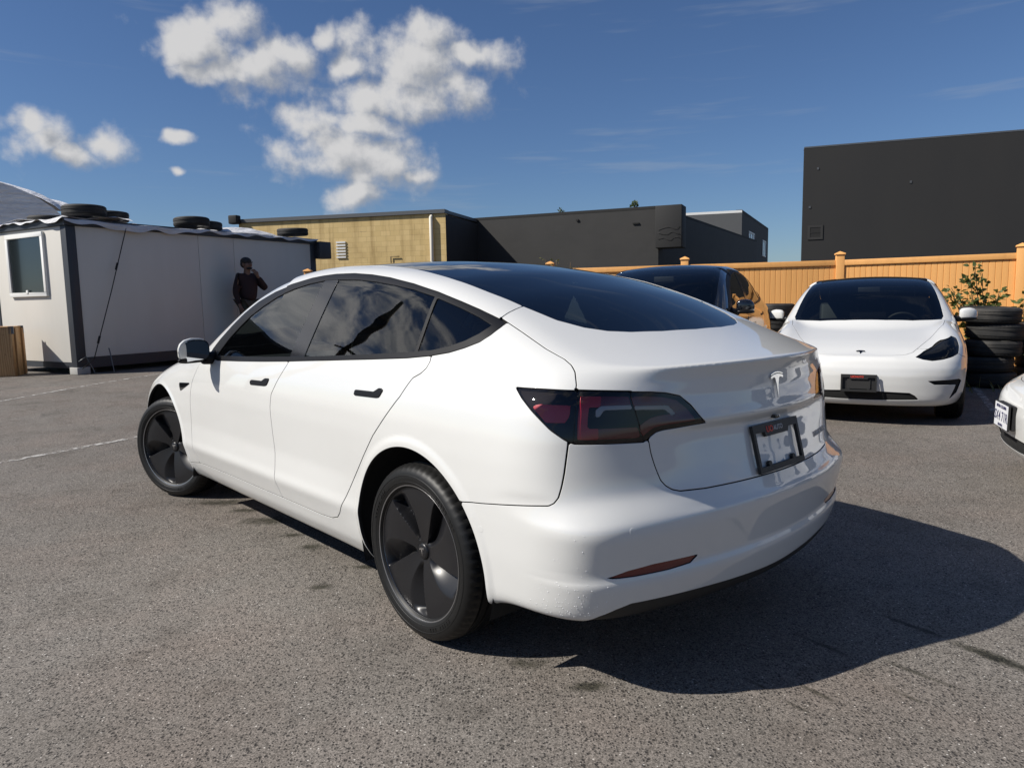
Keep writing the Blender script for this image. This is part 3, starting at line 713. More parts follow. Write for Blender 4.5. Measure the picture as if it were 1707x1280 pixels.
    mesh_obj('inner_shell', V2, T2, M['liner_gap_shade'], root, N=N2)
    return root, B, S, lid, rb
# ---- wheels, mirrors, cabin, emblem, plate frames --------------------------------
def wheel_mesh():
    """wheel about the y axis, outer face towards +y; returns an Empty with its parts"""
    R = .334; w = .1175
    root = empty('wheel')
    half = [(.244,.098),(.250,.107),(.260,.1135),(.280,.1185),(.300,.1170),(.316,.1085),(.3245,.098),(.3300,.083),(.3325,.072)]
    crown = [(.3337,.066),(.3265,.0645),(.3265,.0575),(.3340,.056),(.3343,.030),(.3265,.0285),(.3265,.0195),(.3345,.018)]
    prof = half + crown; prof = prof + [(r, -h) for r, h in prof[::-1]]
    mb = MB(); n = 180; V = []
    for k in range(n):
        t = 2 * math.pi * k / n
        for r, h in prof:
            rr = r
            if abs(h) > .066 and r > .318 and k % 3 == 0: rr -= .0055            # shoulder sipes
            if .255 < r < .272 and (k // 2) % 15 < 6 and k % 2 == 0 and h > 0: rr += 0
            V.append((rr * math.cos(t), h, rr * math.sin(t)))
    m = len(prof); Fc = [(k*m+i, k*m+i+1, ((k+1) % n)*m+i+1, ((k+1) % n)*m+i) for k in range(n) for i in range(m-1)]
    mb.add(V, Fc, True); ty = sharpen(mb.build('tyre', M['rubber'], root), 40)
    # raised rings and lettering blocks on the sidewall
    rb = MB()
    for r0 in (.268, .292):
        rb.lathe([(r0-.0015, .1150 if r0 < .28 else .1180), (r0, .1172 if r0 < .28 else .1198), (r0+.0015, .1158 if r0 < .28 else .1180)], 96)
    random.seed(4)
    for c0 in (0.5, 2.3, 4.1):
        for q in range(9):
            t = c0 + q * .06
            if q == 5: continue
            Mx = Matrix.Rotation(-t, 4, 'Y'); rb.box((.274, .1165, -.005 + .0006*(q % 3)), (.286, .1196, .005 - .001*(q % 2)), Mx)
    rb.build('sidewall_lettering', M['rubber'], ty)
    rim = MB().lathe([(.2580,.101),(.2580,.1075),(.2550,.1105),(.2515,.1095),(.2505,.104),(.245,.097),(.236,.06),(.225,-.05),(.235,-.1),(.25,-.108)], 96)
    sharpen(rim.build('rim', M['rimring'], root), 50)
    # aero cover: five flat petals with twisted scoops between them
    nr, na = 60, 460; V = []; Fc = []
    for i in range(nr + 1):
        r = .030 + (.2505 - .030) * i / nr
        for k in range(na):
            th = 2 * math.pi * k / na
            q = (r - .03) / .2205
            s = (5 * th / (2 * math.pi) + .34 * q - .18 * q * q + .08) % 1.0
            base = .100 - .026 * max(0, 1 - q * 1.25) ** 1.5 - .004 * q
            env = min(1, max(0, (r - .038) / .045)) * min(1, max(0, (.241 - r) / .022)); env = env * env * (3 - 2 * env)
            wid = .30 + .16 * math.sin(math.pi * min(1, q * 1.02))
            dep = 0
            if s < wid:
                f = s / wid
                wall = min(1, f / .10); rampd = (1 - max(0, f - .10) / .90)
                dep = wall * wall * (3 - 2 * wall) * (rampd ** 1.25)
            V.append((r * math.cos(th), base - .046 * dep * env, r * math.sin(th)))
    for i in range(nr):
        for k in range(na):
            a, b = i*na+k, i*na+(k+1) % na; Fc.append((a, a+na, b+na, b))
    cov = MB().add(V, Fc, True); cov.lathe([(.2505, .096), (.2505, .085)], na)
    sharpen(cov.build('wheel_cover', M['aero'], root), 38)
    hub = MB().lathe([(.0001,.084),(.020,.0835),(.027,.082),(.031,.078),(.0325,.070),(.0325,.060)], 40)
    hc = hub.build('hub_cap', M['aero'], root)
    Mx = Matrix(((-1,0,0,0),(0,0,1,.0835),(0,1,0,-.002),(0,0,0,1)))
    e = MB(); emblem(e, .030, .0012, Mx); e.build('emblem', M['chrome'], hc)
    ins = MB().lathe([(.228,.05),(.05,.045),(.0001,.045)], 48); ins.build('brake_disc', M['liner_gap_shade'], root)
    return root
def emblem(mb, size, thick, Mx):
    """the badge: a tapering stem under a curved double crossbar (x to the right, y up, z out)"""
    s = size / 2
    bar = [(-.98,.78),(-.6,.90),(0,.96),(.6,.90),(.98,.78),(.92,.60),(.60,.70),(.40,.70),(.30,.62),(.13,.10),(0,-1.0),(-.13,.10),(-.30,.62),(-.40,.70),(-.60,.70),(-.92,.60)]
    up = [(-.97,.88),(-.5,1.0),(0,1.05),(.5,1.0),(.97,.88),(.93,.97),(.5,1.10),(0,1.15),(-.5,1.10),(-.93,.97)]
    cut = [(-.18,.74),(0,.70),(.18,.74)]
    mb.prism([(x*s, y*s) for x, y in bar], 0, thick, Mx); mb.prism([(x*s, y*s) for x, y in up], 0, thick, Mx)

def door_mirror(root, sd):
    # housing lofted from rounded sections running outwards from the stalk
    mb = MB(); secs = []
    prof = [(0.905, .030, .045, 2.005, 1.010), (.925, .050, .060, 2.000, 1.014), (.95, .064, .064, 1.990, 1.016), (1.00, .070, .066, 1.972, 1.017), (1.04, .062, .060, 1.955, 1.014), (1.065, .046, .046, 1.945, 1.010), (1.078, .025, .026, 1.938, 1.008), (1.081, .004, .004, 1.936, 1.008)]
    n = 28; V = []
    for yy, hx, hz, cx, cz in prof:
        for k in range(n):
            t = 2 * math.pi * k / n; c, s_ = math.cos(t), math.sin(t)
            ex = math.copysign(abs(c) ** .62, c); ez = math.copysign(abs(s_) ** .62, s_)
            X = cx + ex * hx * (.85 if ex > 0 else .22); Z = cz + ez * hz
            V.append((X, sd * yy, Z))
    Fc = [(i*n+k, i*n+(k+1) % n, (i+1)*n+(k+1) % n, (i+1)*n+k) for i in range(len(prof)-1) for k in range(n)] + [tuple(range(n))]
    mb.add(V, Fc, True)
    mr = mb.build('door_mirror', M['white'], root)
    low = MB(); V2 = [(vx, vy * 1.0, .948 + (vz - .948) * .30 - .004) for vx, vy, vz in V]
    low.add([(vx + (vx - 1.97) * .02, vy + sd * .001, vz) for vx, vy, vz in V2], Fc, True); low.build('mirror_base', M['satin_black'], mr)
    arm = MB(); arm.tube([(2.03, sd*.845, .965), (2.02, sd*.88, .963), (2.0, sd*.93, .962)], [.045, .036, .030], 12); arm.build('mirror_arm', M['satin_black'], mr)
    g = []; bz = []
    for k in range(40):
        t = 2 * math.pi * k / 40; c, s_ = math.cos(t), math.sin(t); ex = math.copysign(abs(c) ** .6, c); ez = math.copysign(abs(s_) ** .6, s_)
        yy = .991 + ex * .080; zz = 1.015 + ez * .054 - (.012 * max(0, ex))
        g.append((yy, zz))
    mg = MB(); mg.add([(1.948 - .10 * (a - .988), sd*a, b) for a, b in g], [tuple(range(40))]); 
    mg2 = MB(); mg2.add([(1.953 - .10 * (a - .988), sd*(.988+(a-.988)*1.07), 1.017+(b-1.017)*1.10) for a, b in g], [tuple(range(40))]); mg2.build('mirror_bezel', M['satin_black'], mr)
    mg.build('mirror_glass', M['mirror'], mr)

def soft_box(name, lo, hi, mt, parent, bevel=.04, Mx=None):
    mb = MB().box(lo, hi, Mx); o = mb.build(name, mt, parent, bevel=bevel); return o
def cabin(root):
    floor = MB().box((-.3, -.70, .30), (2.6, .70, .36)); floor.build('cabin_floor', M['cabin'], root)
    soft_box('dashboard', (2.02, -.72, .66), (2.50, .72, .93), M['cabin'], root, .05)
    scr = MB().box((-.02, -.19, -.11), (.0, .19, .11), Matrix.Translation((1.86, 0, .93)) @ Matrix.Rotation(.15, 4, 'Y')); scr.build('touch_screen', M['gloss_black'], root)
    st = MB(); c = Vector((1.66, .36, .86)); ring = []
    ax = Vector((-.9, 0, .43)).normalized(); e1 = Vector((0, 1, 0)); e2 = ax.cross(e1)
    for k in range(33):
        t = 2 * math.pi * k / 32; ring.append(c + (e1 * math.cos(t) + e2 * math.sin(t)) * .18)
    st.tube(ring, .014, 8, caps=False); st.tube([c - e1*.17, c + e1*.17], .018, 8); st.tube([c, c - ax*.3], .03, 8); st.build('steering_wheel', M['cabin'], root)
    for sd in (1, -1):
        s = empty('front_seat'); s.parent = root
        R1 = Matrix.Translation((1.02, sd*.37, .60)) @ Matrix.Rotation(-.28, 4, 'Y')
        soft_box('backrest', (-.07, -.23, -.10), (.07, .23, .56), M['cabin'], s, .05, R1)
        soft_box('head_rest', (-.05, -.13, .59), (.055, .13, .76), M['cabin'], s, .045, R1)
        soft_box('seat_back_shell', (-.085, -.21, -.10), (-.055, .21, .50), M['cabin'], s, .012, R1)
        soft_box('cushion', (1.0, sd*.37-.25, .42), (1.52, sd*.37+.25, .58), M['seat'], s, .05)
    rs = empty('rear_seat'); rs.parent = root
    R2 = Matrix.Translation((.02, 0, .58)) @ Matrix.Rotation(-.42, 4, 'Y')
    soft_box('backrest', (-.07, -.66, -.10), (.07, .66, .52), M['seat'], rs, .05, R2)
    for yy in (-.40, 0, .40): soft_box('head_rest', (-.05, yy-.12, .50), (.05, yy+.12, .64), M['seat'], rs, .04, R2)
    soft_box('cushion', (.05, -.66, .40), (.58, .66, .56), M['seat'], rs, .05)
    shelf = MB().box((-.56, -.55, 1.0), (-.12, .55, 1.03)); shelf.build('parcel_shelf', M['cabin'], root)
    rv = MB().box((1.62, -.12, 1.27), (1.65, .12, 1.33)); rv.build('rear_view_mirror', M['cabin'], root, bevel=.008)

def plate_frame(root, centre, tilt, face, cols, plate=None, heights=(.155, .082)):
    """licence plate frame; face = -1 tail, +1 nose; text on the top bar"""
    hw, hh = heights
    fr = empty('plate_frame'); fr.parent = root
    up = Vector((-face * math.sin(tilt), 0, math.cos(tilt)))
    rt = Vector((0, face, 0)); out = rt.cross(up)
    Mx = Matrix(((rt.x, up.x, out.x, centre[0]), (rt.y, up.y, out.y, centre[1]), (rt.z, up.z, out.z, centre[2]), (0, 0, 0, 1)))
    b = MB()
    b.box((-hw, hh-.028, 0), (hw, hh, .012), Mx); b.box((-hw, -hh, 0), (hw, -hh+.020, .012), Mx)
    b.box((-hw, -hh+.020, 0), (-hw+.014, hh-.028, .012), Mx); b.box((hw-.014, -hh+.020, 0), (hw, hh-.028, .012), Mx)
    b.prism([(-.085, hh-.028), (-.075, hh-.045), (.075, hh-.045), (.085, hh-.028)], .0005, .0118, Mx)
    for q in (-1, 1): b.prism([(q*.083+.011*math.cos(t*math.pi/6), -hh+.026+.011*math.sin(t*math.pi/6)) for t in range(12)], .0003, .0116, Mx)
    b.build('frame_bars', M['plastic'], fr)
    if plate: plate(fr, Mx)
    for txt, x0, sz, c in cols:
        me = text_mesh(txt, sz, .0006, 'LEFT', .0006); me.materials.append(M[c]); o = bpy.data.objects.new('lettering', me); link(o, fr)
        o.matrix_local = Mx @ Matrix.Translation((x0, hh - .0225 if sz > .015 else -hh + .010, .0128))
    return fr, Mx
# ----------------------------------------------------------------------------
# THE LOT: ground, markings
# ----------------------------------------------------------------------------
def sstep(t): t = max(0., min(1., t)); return t * t * (3 - 2 * t)
def terrain(x, y): return .155 * sstep((y - 5.0) / 7.0) * sstep((1.0 - x) / 7.0)
def axis(a, b, c, d, f, n):
    fine = list(np.arange(b, c + 1e-6, f)); return sorted(set([a + (b - a) * (i / n) ** .5 for i in range(n)] + fine + [c + (d - c) * (i / n) ** 2 for i in range(1, n + 1)]))
gx = axis(-400, -14, 14, 400, .5, 12); gy = axis(-60, -2, 22, 900, .5, 12)
GV = [(x, y, terrain(x, y)) for y in gy for x in gx]; w_ = len(gx)
GF = [(j*w_+i, j*w_+i+1, (j+1)*w_+i+1, (j+1)*w_+i) for j in range(len(gy)-1) for i in range(w_-1)]
M['asphalt'] = mat('worn_asphalt', (.14, .13, .12), .85, spec=.35)
n = NT(M['asphalt']); co = n.coords()
v1 = n.n('ShaderNodeTexVoronoi'); n.l(co, v1.inputs['Vector']); v1.inputs['Scale'].default_value = 112; v1.inputs['Randomness'].default_value = 1
v2 = n.n('ShaderNodeTexVoronoi'); n.l(co, v2.inputs['Vector']); v2.inputs['Scale'].default_value = 230
sepc = n.n('ShaderNodeSeparateColor'); n.l(v1.outputs['Color'], sepc.inputs[0]); sepd = n.n('ShaderNodeSeparateColor'); n.l(v2.outputs['Color'], sepd.inputs[0])
stone2 = n.ramp(sepd.outputs[1], [(0, (.092, .084, .074)), (.5, (.170, .154, .137)), (1, (.270, .246, .220))])
grain = n.ramp(n.noise(co, 330, 2, .6), [(.25, (.58, .58, .57)), (.5, (1, 1, 1)), (.75, (1.30, 1.29, 1.27))])
mulp = n.mix(1.0, stone2, grain, 'MULTIPLY')
# small dark pits between the stones, at two sizes, thicker in some places than others
v3 = n.n('ShaderNodeTexVoronoi'); n.l(co, v3.inputs['Vector']); v3.inputs['Scale'].default_value = 62; sepe = n.n('ShaderNodeSeparateColor'); n.l(v3.outputs['Color'], sepe.inputs[0])
clump = n.maprange(n.noise(co, 6.0, 4, .6), .3, .7, .22, .55)
pit1 = n.math('MULTIPLY', n.math('LESS_THAN', sepc.outputs[0], clump), n.maprange(v1.outputs['Distance'], .22, .48, 1, 0))
pit2 = n.math('MULTIPLY', n.math('LESS_THAN', sepe.outputs[0], n.math('MULTIPLY', clump, .55)), n.maprange(v3.outputs['Distance'], .18, .42, 1, 0))
pits = n.math('MAXIMUM', pit1, pit2)
mulp = n.mix(n.math('MULTIPLY', pits, .88), mulp, (.026, .023, .021))
fleck = n.math('MULTIPLY', n.math('GREATER_THAN', sepc.outputs[1], .975), n.maprange(v1.outputs['Distance'], .25, .40, 1, 0))
mulp = n.mix(fleck, mulp, (.55, .53, .49))
big = n.noise(co, .55, 6, .6); mid = n.noise(co, 3.2, 6, .65)
c1 = n.mix(n.maprange(big, .38, .68), mulp, n.mix(1.0, mulp, (.80, .775, .755), 'MULTIPLY'))
c1 = n.mix(n.maprange(mid, .52, .75), c1, n.mix(1.0, c1, (.70, .69, .68), 'MULTIPLY'))
c1 = n.mix(n.maprange(n.noise(co, 1.4, 5), .45, .7), c1, n.mix(1.0, c1, (1.12, 1.06, 1.04), 'MULTIPLY'))
# oil spots and damp patches
SPN = n.math('MULTIPLY', n.math('SUBTRACT', n.noise(co, 9, 5, .7), .5), 2.4)
def spot(c, x, y, rx, ry, rot=0, amt=.95):
    v = n.scale(n.n('ShaderNodeVectorMath', operation='SUBTRACT').outputs[0], (1, 1, 1)) if False else None
    sb = n.n('ShaderNodeVectorMath', operation='SUBTRACT'); n.l(co, sb.inputs[0]); sb.inputs[1].default_value = (x, y, 0)
    mr = n.n('ShaderNodeMapping', vector_type='POINT'); n.l(sb.outputs[0], mr.inputs[0]); mr.inputs[2].default_value = (0, 0, -rot)
    mp = n.n('ShaderNodeMapping', vector_type='POINT'); n.l(mr.outputs[0], mp.inputs[0]); mp.inputs[3].default_value = (1 / rx, 1 / ry, 0)
    # mapping rotates after scaling, so scale along the world axes only
    ln = n.n('ShaderNodeVectorMath', operation='LENGTH'); n.l(mp.outputs[0], ln.inputs[0])
    d = n.math('ADD', ln.outputs['Value'], SPN)
    f = n.math('MULTIPLY', n.maprange(d, .25, 1.0, 1, 0), amt, True)
    return n.mix(f, c, n.mix(1.0, c, (.24, .25, .20), 'MULTIPLY'))
for a in ((.04, 2.40, .09, .05), (.24, 2.24, .09, .045), (-1.06, 3.66, .09, .06), (-1.47, 4.14, .16, .10), (-.87, 3.12, .07, .05), (.48, 2.95, .16, .10), (1.64, 2.41, .20, .035, -.98, .9), (1.70, 2.30, .16, .04, -.98, .9), (1.50, 2.64, .20, .018, -.98, .8), (1.345, 2.27, .14, .016, -.95, .8), (.95, 2.18, .10, .014, -.95, .8), (1.23, 2.14, .08, .014, -.95, .7), (1.10, 2.50, .18, .014, -.98, .7), (.78, 2.24, .06, .012, -.95, .7), (.86, 2.10, .05, .01, -.95, .6), (-1.9, 4.55, .25, .08), (-1.22, 3.86, .10, .05), (-.72, 3.36, .07, .04), (-1.66, 4.36, .12, .05), (-2.72, 5.14, .16, .012, .4, .7)):
    c1 = spot(c1, *a)
# cracks
ck = n.n('ShaderNodeTexVoronoi', feature='DISTANCE_TO_EDGE'); cw = n.n('ShaderNodeVectorMath', operation='ADD'); n.l(co, cw.inputs[0])
nz = n.n('ShaderNodeTexNoise'); n.l(co, nz.inputs['Vector']); nz.inputs['Scale'].default_value = 2.2; nz.inputs['Detail'].default_value = 6
ns = n.n('ShaderNodeVectorMath', operation='SCALE'); n.l(nz.outputs['Color'], ns.inputs[0]); ns.inputs[3].default_value = .5; n.l(ns.outputs[0], cw.inputs[1])
n.l(cw.outputs[0], ck.inputs['Vector']); ck.inputs['Scale'].default_value = .27
crk = n.math('MULTIPLY', n.maprange(ck.outputs['Distance'], .0008, .004, .55, 0), n.maprange(n.noise(co, .8, 2), .54, .66), True)
c1 = n.mix(crk, c1, (.022, .021, .020))
n.l(c1, n.b.inputs['Base Color'])
hgt = n.math('SUBTRACT', n.math('MULTIPLY', sepd.outputs[0], .45), n.math('MULTIPLY', pits, 1.1))
hgt = n.math('SUBTRACT', hgt, n.math('MULTIPLY', crk, 2.0))
n.bump(hgt, .55, .006)
n.l(n.maprange(mid, .3, .7, .72, .92), n.b.inputs['Roughness'])
tag(mesh_obj('parking_lot', GV, GF, M['asphalt'], smooth=True), kind='structure')
M['linepaint'] = mat('worn_line_paint', (.62, .61, .58), .7)
n = NT(M['linepaint']); co = n.coords()
n.l(n.maprange(n.noise(co, 14, 6, .7), .44, .58), n.b.inputs['Alpha']); n.l(n.mix(n.noise(co, 40, 3), (.34, .32, .30), (.52, .51, .48)), n.b.inputs['Base Color'])
def lot_line(p, q, w):
    p, q = np.array(p), np.array(q); d = (q - p) / np.linalg.norm(q - p); s = np.array([-d[1], d[0]]) * w / 2; k = 24; V = []
    for i in range(k + 1):
        c = p + (q - p) * i / k
        for e in (c - s, c + s): V.append((e[0], e[1], terrain(*e) + .005))
    return mesh_obj('lot_marking', V, [(2*i, 2*i+1, 2*i+3, 2*i+2) for i in range(k)], M['linepaint'])
for p, q in (((-7.1, 6.8), (-5.45, 13.2)), ((-5.4, 3.98), (-3.0, 7.8)), ((5.02, 7.45), (6.75, 10.7)), ((2.3, 8.3), (4.3, 12.1))):
    tag(lot_line(p, q, .075), kind='structure')

# ----------------------------------------------------------------------------
# BUILDINGS AND FENCE
# ----------------------------------------------------------------------------
def wall_quad(mb, p, q, z0, z1, t=.25):
    """a solid upright wall from plan point p to q, thickness t behind it (to the left of p->q)"""
    p, q = Vector((*p, 0)), Vector((*q, 0)); d = (q - p).normalized(); nrm = Vector((-d.y, d.x, 0)) * t
    V = [p, q, q + nrm, p + nrm]; mb.add([(v.x, v.y, z0) for v in V] + [(v.x, v.y, z1) for v in V], [(3,2,1,0),(4,5,6,7),(0,1,5,4),(1,2,6,5),(2,3,7,6),(3,0,4,7)])
    return mb
def frame_at(p, q, z=0):
    """matrix: local x along p->q, y outwards from the wall face (right of p->q), z up"""
    d = (Vector((*q, 0)) - Vector((*p, 0))).normalized(); o = Vector((d.y, -d.x, 0))
    return Matrix(((d.x, o.x, 0, p[0]), (d.y, o.y, 0, p[1]), (0, 0, 1, z), (0, 0, 0, 1)))
M['tan'] = mat('tan_block_wall', (.50, .36, .16), .9)
n = NT(M['tan']); co = n.coords('Object')
bk = n.n('ShaderNodeTexBrick'); n.l(n.scale(co, (1, 1, 1), rot=(math.pi/2, 0, 0)), bk.inputs[0]); bk.inputs['Scale'].default_value = 2.5; bk.inputs['Color1'].default_value = (.62, .46, .215, 1); bk.inputs['Color2'].default_value = (.56, .41, .18, 1); bk.inputs['Mortar'].default_value = (.47, .34, .15, 1)
bk.inputs['Mortar Size'].default_value = .02; bk.inputs['Brick Width'].default_value = 1.0; bk.inputs['Row Height'].default_value = .5
st = n.noise(n.scale(co, (1.6, 1.6, .10)), 2.0, 6, .65); cc = n.mix(n.maprange(st, .50, .70), bk.outputs[0], n.mix(1.0, bk.outputs[0], (.62, .58, .52), 'MULTIPLY'))
cc = n.mix(n.maprange(n.noise(co, 1.1, 6), .5, .75), cc, n.mix(1.0, cc, (.78, .76, .72), 'MULTIPLY')); 
# dark damp courses along some block joints
dj = n.math('MULTIPLY', n.maprange(n.noise(n.scale(co, (.8, .8, 4)), 1.7, 6, .7), .60, .68), n.maprange(bk.outputs['Fac'], .2, .8), True)
cc = n.mix(dj, cc, (.13, .10, .06))
n.l(cc, n.b.inputs['Base Color']); n.bump(bk.outputs['Fac'], -.3, .01)
M['darkwall'] = mat('black_paint_and_shaded_wall', (.030, .030, .031), .75)
n = NT(M['darkwall']); co = n.coords(); bw = n.n('ShaderNodeTexBrick'); n.l(n.scale(co, (1, 1, 1), rot=(math.pi/2, 0, 0)), bw.inputs[0]); bw.inputs['Scale'].default_value = 2.5
bw.inputs['Color1'].default_value = (.024, .0235, .023, 1); bw.inputs['Color2'].default_value = (.020, .0195, .019, 1); bw.inputs['Mortar'].default_value = (.022, .022, .022, 1); bw.inputs['Mortar Size'].default_value = .015; bw.inputs['Brick Width'].default_value = 1.0; bw.inputs['Row Height'].default_value = .5
n.l(n.mix(n.maprange(n.noise(co, .6, 6), .4, .7), bw.outputs[0], (.028, .027, .026)), n.b.inputs['Base Color'])
M['darkpanel'] = mat('charcoal_and_shaded_wall', (.014, .014, .0145), .75)
n = NT(M['darkpanel']); co = n.coords(); n.l(n.mix(n.maprange(n.noise(n.scale(co, (1, 1, .3)), .8, 6), .35, .7), (.0135, .0135, .014), (.017, .0165, .016)), n.b.inputs['Base Color'])
M['greywall'] = mat('grey_wall', (.085, .088, .092), .8)
M['parapet'] = mat('parapet_metal', (.12, .125, .13), .5, .6)
M['whitetrim'] = mat('white_trim', (.72, .72, .70), .5)
M['pane'] = mat('window_pane', (.30, .33, .36), .08, 0, .6)
M['pipe'] = mat('pale_pipe', (.62, .58, .50), .6)
M['dark'] = mat('dark_opening', (.01, .01, .01), .8)
M['concrete'] = mat('concrete', (.36, .35, .33), .85)

# tan block building
b1 = empty('block_building', (-10.9, 30.1, 0)); tag(b1, 'low tan painted block building with a white downpipe and grey roof edge', 'building')
L = lambda p: (p[0] + 10.9, p[1] - 30.1)
A, Bq, Cq = L((-11.0, 30.12)), L((-2.4, 28.0)), L((-1.26, 31.7))
wo_ = wall_quad(MB(), A, Bq, 0, 4.55).build('wall', M['tan'], None); 
# give the wall its own frame so the block courses run along it
def framed(name, mtl, parent, p, q, z0, z1, t=.25):
    ln = (Vector(q) - Vector(p)).length; o = MB().box((0, -t, z0), (ln, 0, z1)).build(name, mtl, parent); o.matrix_local = frame_at(p, q); return o, ln
bpy.data.objects.remove(wo_)
fw, ln = framed('wall', M['tan'], b1, A, Bq, 0, 4.55)
sw, ls = framed('wall', M['darkwall'], b1, Bq, Cq, 0, 4.5)  # side wall of the tan building, shade put in as a dark wall colour
o, _ = framed('roof_edge', M['parapet'], b1, A, Bq, 4.56, 4.70, .5); o.location += Vector((-.02, -.08, 0))
o, _ = framed('roof_edge', M['parapet'], b1, Bq, Cq, 4.56, 4.68, .5)
o = MB().box((0, 0, 4.2), (6, 12, 4.5)).build('roof', M['parapet'], b1); o.matrix_local = frame_at(A, Bq) @ Matrix.Translation((1, -12.3, 0))
dp = MB().tube([(ln - .55, .10, .3), (ln - .55, .10, 4.42), (ln - .55, -.02, 4.5)], .07, 10).build('downpipe', M['pipe'], b1); dp.matrix_local = frame_at(A, Bq)
vt = MB()
for k in range(6): vt.box((ln - 4.55, .01, 3.02 + k * .115), (ln - 4.15, .05, 3.08 + k * .115))
v_ = vt.build('louvre_vent', M['whitetrim'], b1); v_.matrix_local = frame_at(A, Bq)
pp = MB()
pp.tube([(ln - 2.75, .05, 1.8), (ln - 2.75, .05, 2.7)], .025, 6); pp.tube([(ln - 2.25, .05, 1.9), (ln - 2.25, .05, 3.0), (ln - 1.9, .05, 3.0)], .02, 6); pp.tube([(ln - 2.9, .05, 1.95), (ln - 2.2, .05, 2.1)], .02, 6)
p_ = pp.build('wall_pipes', M['dark'], b1); p_.matrix_local = frame_at(A, Bq)
dm = MB().box((.1, .05, 4.5), (.5, .35, 4.85)).build('flood_lamp', M['dark'], b1, bevel=.05); dm.matrix_local = frame_at(A, Bq) @ Matrix.Translation((-.35, 0, 0))
# long black building
b2 = empty('black_building', (-1.25, 31.4, 0)); tag(b2, 'long low black painted building behind the fence with boarded corner box', 'building')
L = lambda p: (p[0] + 1.25, p[1] - 31.4)
A, Bq, Cq = L((-2.2, 31.8)), L((5.75, 28.45)), L((15.8, 47))
fw, ln = framed('wall', M['darkwall'], b2, A, Bq, 0, 4.62); framed('wall', M['darkwall'], b2, Bq, Cq, 0, 4.62)
o, _ = framed('roof_edge', M['dark'], b2, A, Bq, 4.63, 4.74, .5); o, _ = framed('roof_edge', M['dark'], b2, Bq, Cq, 4.63, 4.72, .5)
bx = MB().box((ln - .05, -.6, 3.12), (ln + .95, .35, 4.70)).build('corner_box', M['darkpanel'], b2, bevel=.02); bx.matrix_local = frame_at(A, Bq)
random.seed(3); tp = MB()
for k in range(3):
    z0 = 3.45 + k * .2; pts = [(ln + .05 + i * .12, .37 + .015 * math.sin(i * 2.1 + k), z0 + .05 * math.sin(i * 1.3 + k * 2)) for i in range(8)]; tp.tube(pts, .007, 5)
o = tp.build('torn_sheeting', M['darkwall'], b2); o.matrix_local = frame_at(A, Bq)
for lo_, hi_ in (((ln - 1.0, .01, 4.1), (ln - .75, .06, 4.15)), ((ln - 3.3, .01, 4.35), (ln - 3.2, .06, 4.42))):
    lt = MB().box(lo_, hi_).build('wall_light', M['dark'], b2); lt.matrix_local = frame_at(A, Bq)
# two storey grey building far behind
b3 = empty('grey_building', (12.3, 50.6, 0)); tag(b3, 'distant two storey grey building with tall white framed windows', 'building')
L = lambda p: (p[0] - 12.3, p[1] - 50.6)
A, Bq, Cq = L((10.2, 51.2)), L((15.6, 49.5)), L((22.3, 63.5))
framed('wall', M['greywall'], b3, A, Bq, 0, 6.75); sw, ls = framed('wall', M['darkpanel'], b3, Bq, Cq, 0, 6.75)  # side wall and its roof edge coloured dark for the shade there
o, lf = framed('roof_edge', M['whitetrim'], b3, A, Bq, 6.76, 6.92, .4); framed('roof_edge', M['dark'], b3, Bq, Cq, 6.76, 6.95, .4)
def window(parent, Mx, x0, x1, z0, z1, bars=1):
    w = MB(); t = .09
    w.box((x0, .0, z0), (x1, .06, z0 + t)).box((x0, .0, z1 - t), (x1, .06, z1)).box((x0, .0, z0 + t), (x0 + t, .06, z1 - t)).box((x1 - t, .0, z0 + t), (x1, .06, z1 - t))
    for k in range(bars): xm = x0 + (x1 - x0) * (k + 1) / (bars + 1); w.box((xm - .03, .0, z0 + t), (xm + .03, .055, z1 - t))
    o = w.build('window_frame', M['whitetrim'], parent); o.matrix_local = Mx @ Matrix.Translation((0, .004, 0))
    g = MB().box((x0 + t * .5, .008, z0 + t * .5), (x1 - t * .5, .02, z1 - t * .5)).build('pane', M['pane'], o)
    return o
Mx = frame_at(Bq, Cq)
window(b3, Mx, 3.3, 6.2, 4.5, 5.8, 2); window(b3, Mx, 11.4, 13.6, 4.4, 5.7, 1)
o = MB().box((2.4, .02, 3.4), (5.0, .05, 4.9)).build('panel', M['concrete'], b3); o.matrix_local = frame_at(A, Bq)
# tall charcoal building at the right
b4 = empty('charcoal_building', (8.0, 20.0, 0)); tag(b4, 'tall windowless charcoal building rising behind the fence on the right', 'building')
L = lambda p: (p[0] - 8.0, p[1] - 20.0)
A, Bq, Cq = L((7.94, 20.0)), L((20.9, 15.45)), L((16.5, 34.0))
fw, ln = framed('wall', M['darkpanel'], b4, A, Bq, 0, 5.12); framed('wall', M['darkpanel'], b4, (Cq[0] + .26, Cq[1] - .09), (A[0] + .43, A[1] + .24), 0, 5.10)
framed('roof_edge', M['parapet'], b4, A, Bq, 5.13, 5.17, .4)
fr = MB(); 
for a, c in (((.14, 2.72), (.52, 2.78)), ((.14, 3.04), (.52, 3.10)), ((.14, 2.78), (.20, 3.04)), ((.46, 2.78), (.52, 3.04))): fr.box((a[0], .003, a[1]), (c[0], .02, c[1]))
o = fr.build('vent_frame', M['darkwall'], b4); o.matrix_local = frame_at(A, Bq)
o2 = MB().box((.20, .002, 2.78), (.46, .012, 3.04)).box((.20, .012, 2.89), (.46, .018, 2.915)).build('vent_opening', M['dark'], o)
for a_, z_ in ((.33, 4.55), (2.55, 4.05), (.15, 3.55)):
    q = MB().box((a_, .003, z_), (a_ + .05, .014, z_ + .06)).build('wall_bracket', M['parapet'], b4); q.matrix_local = frame_at(A, Bq)
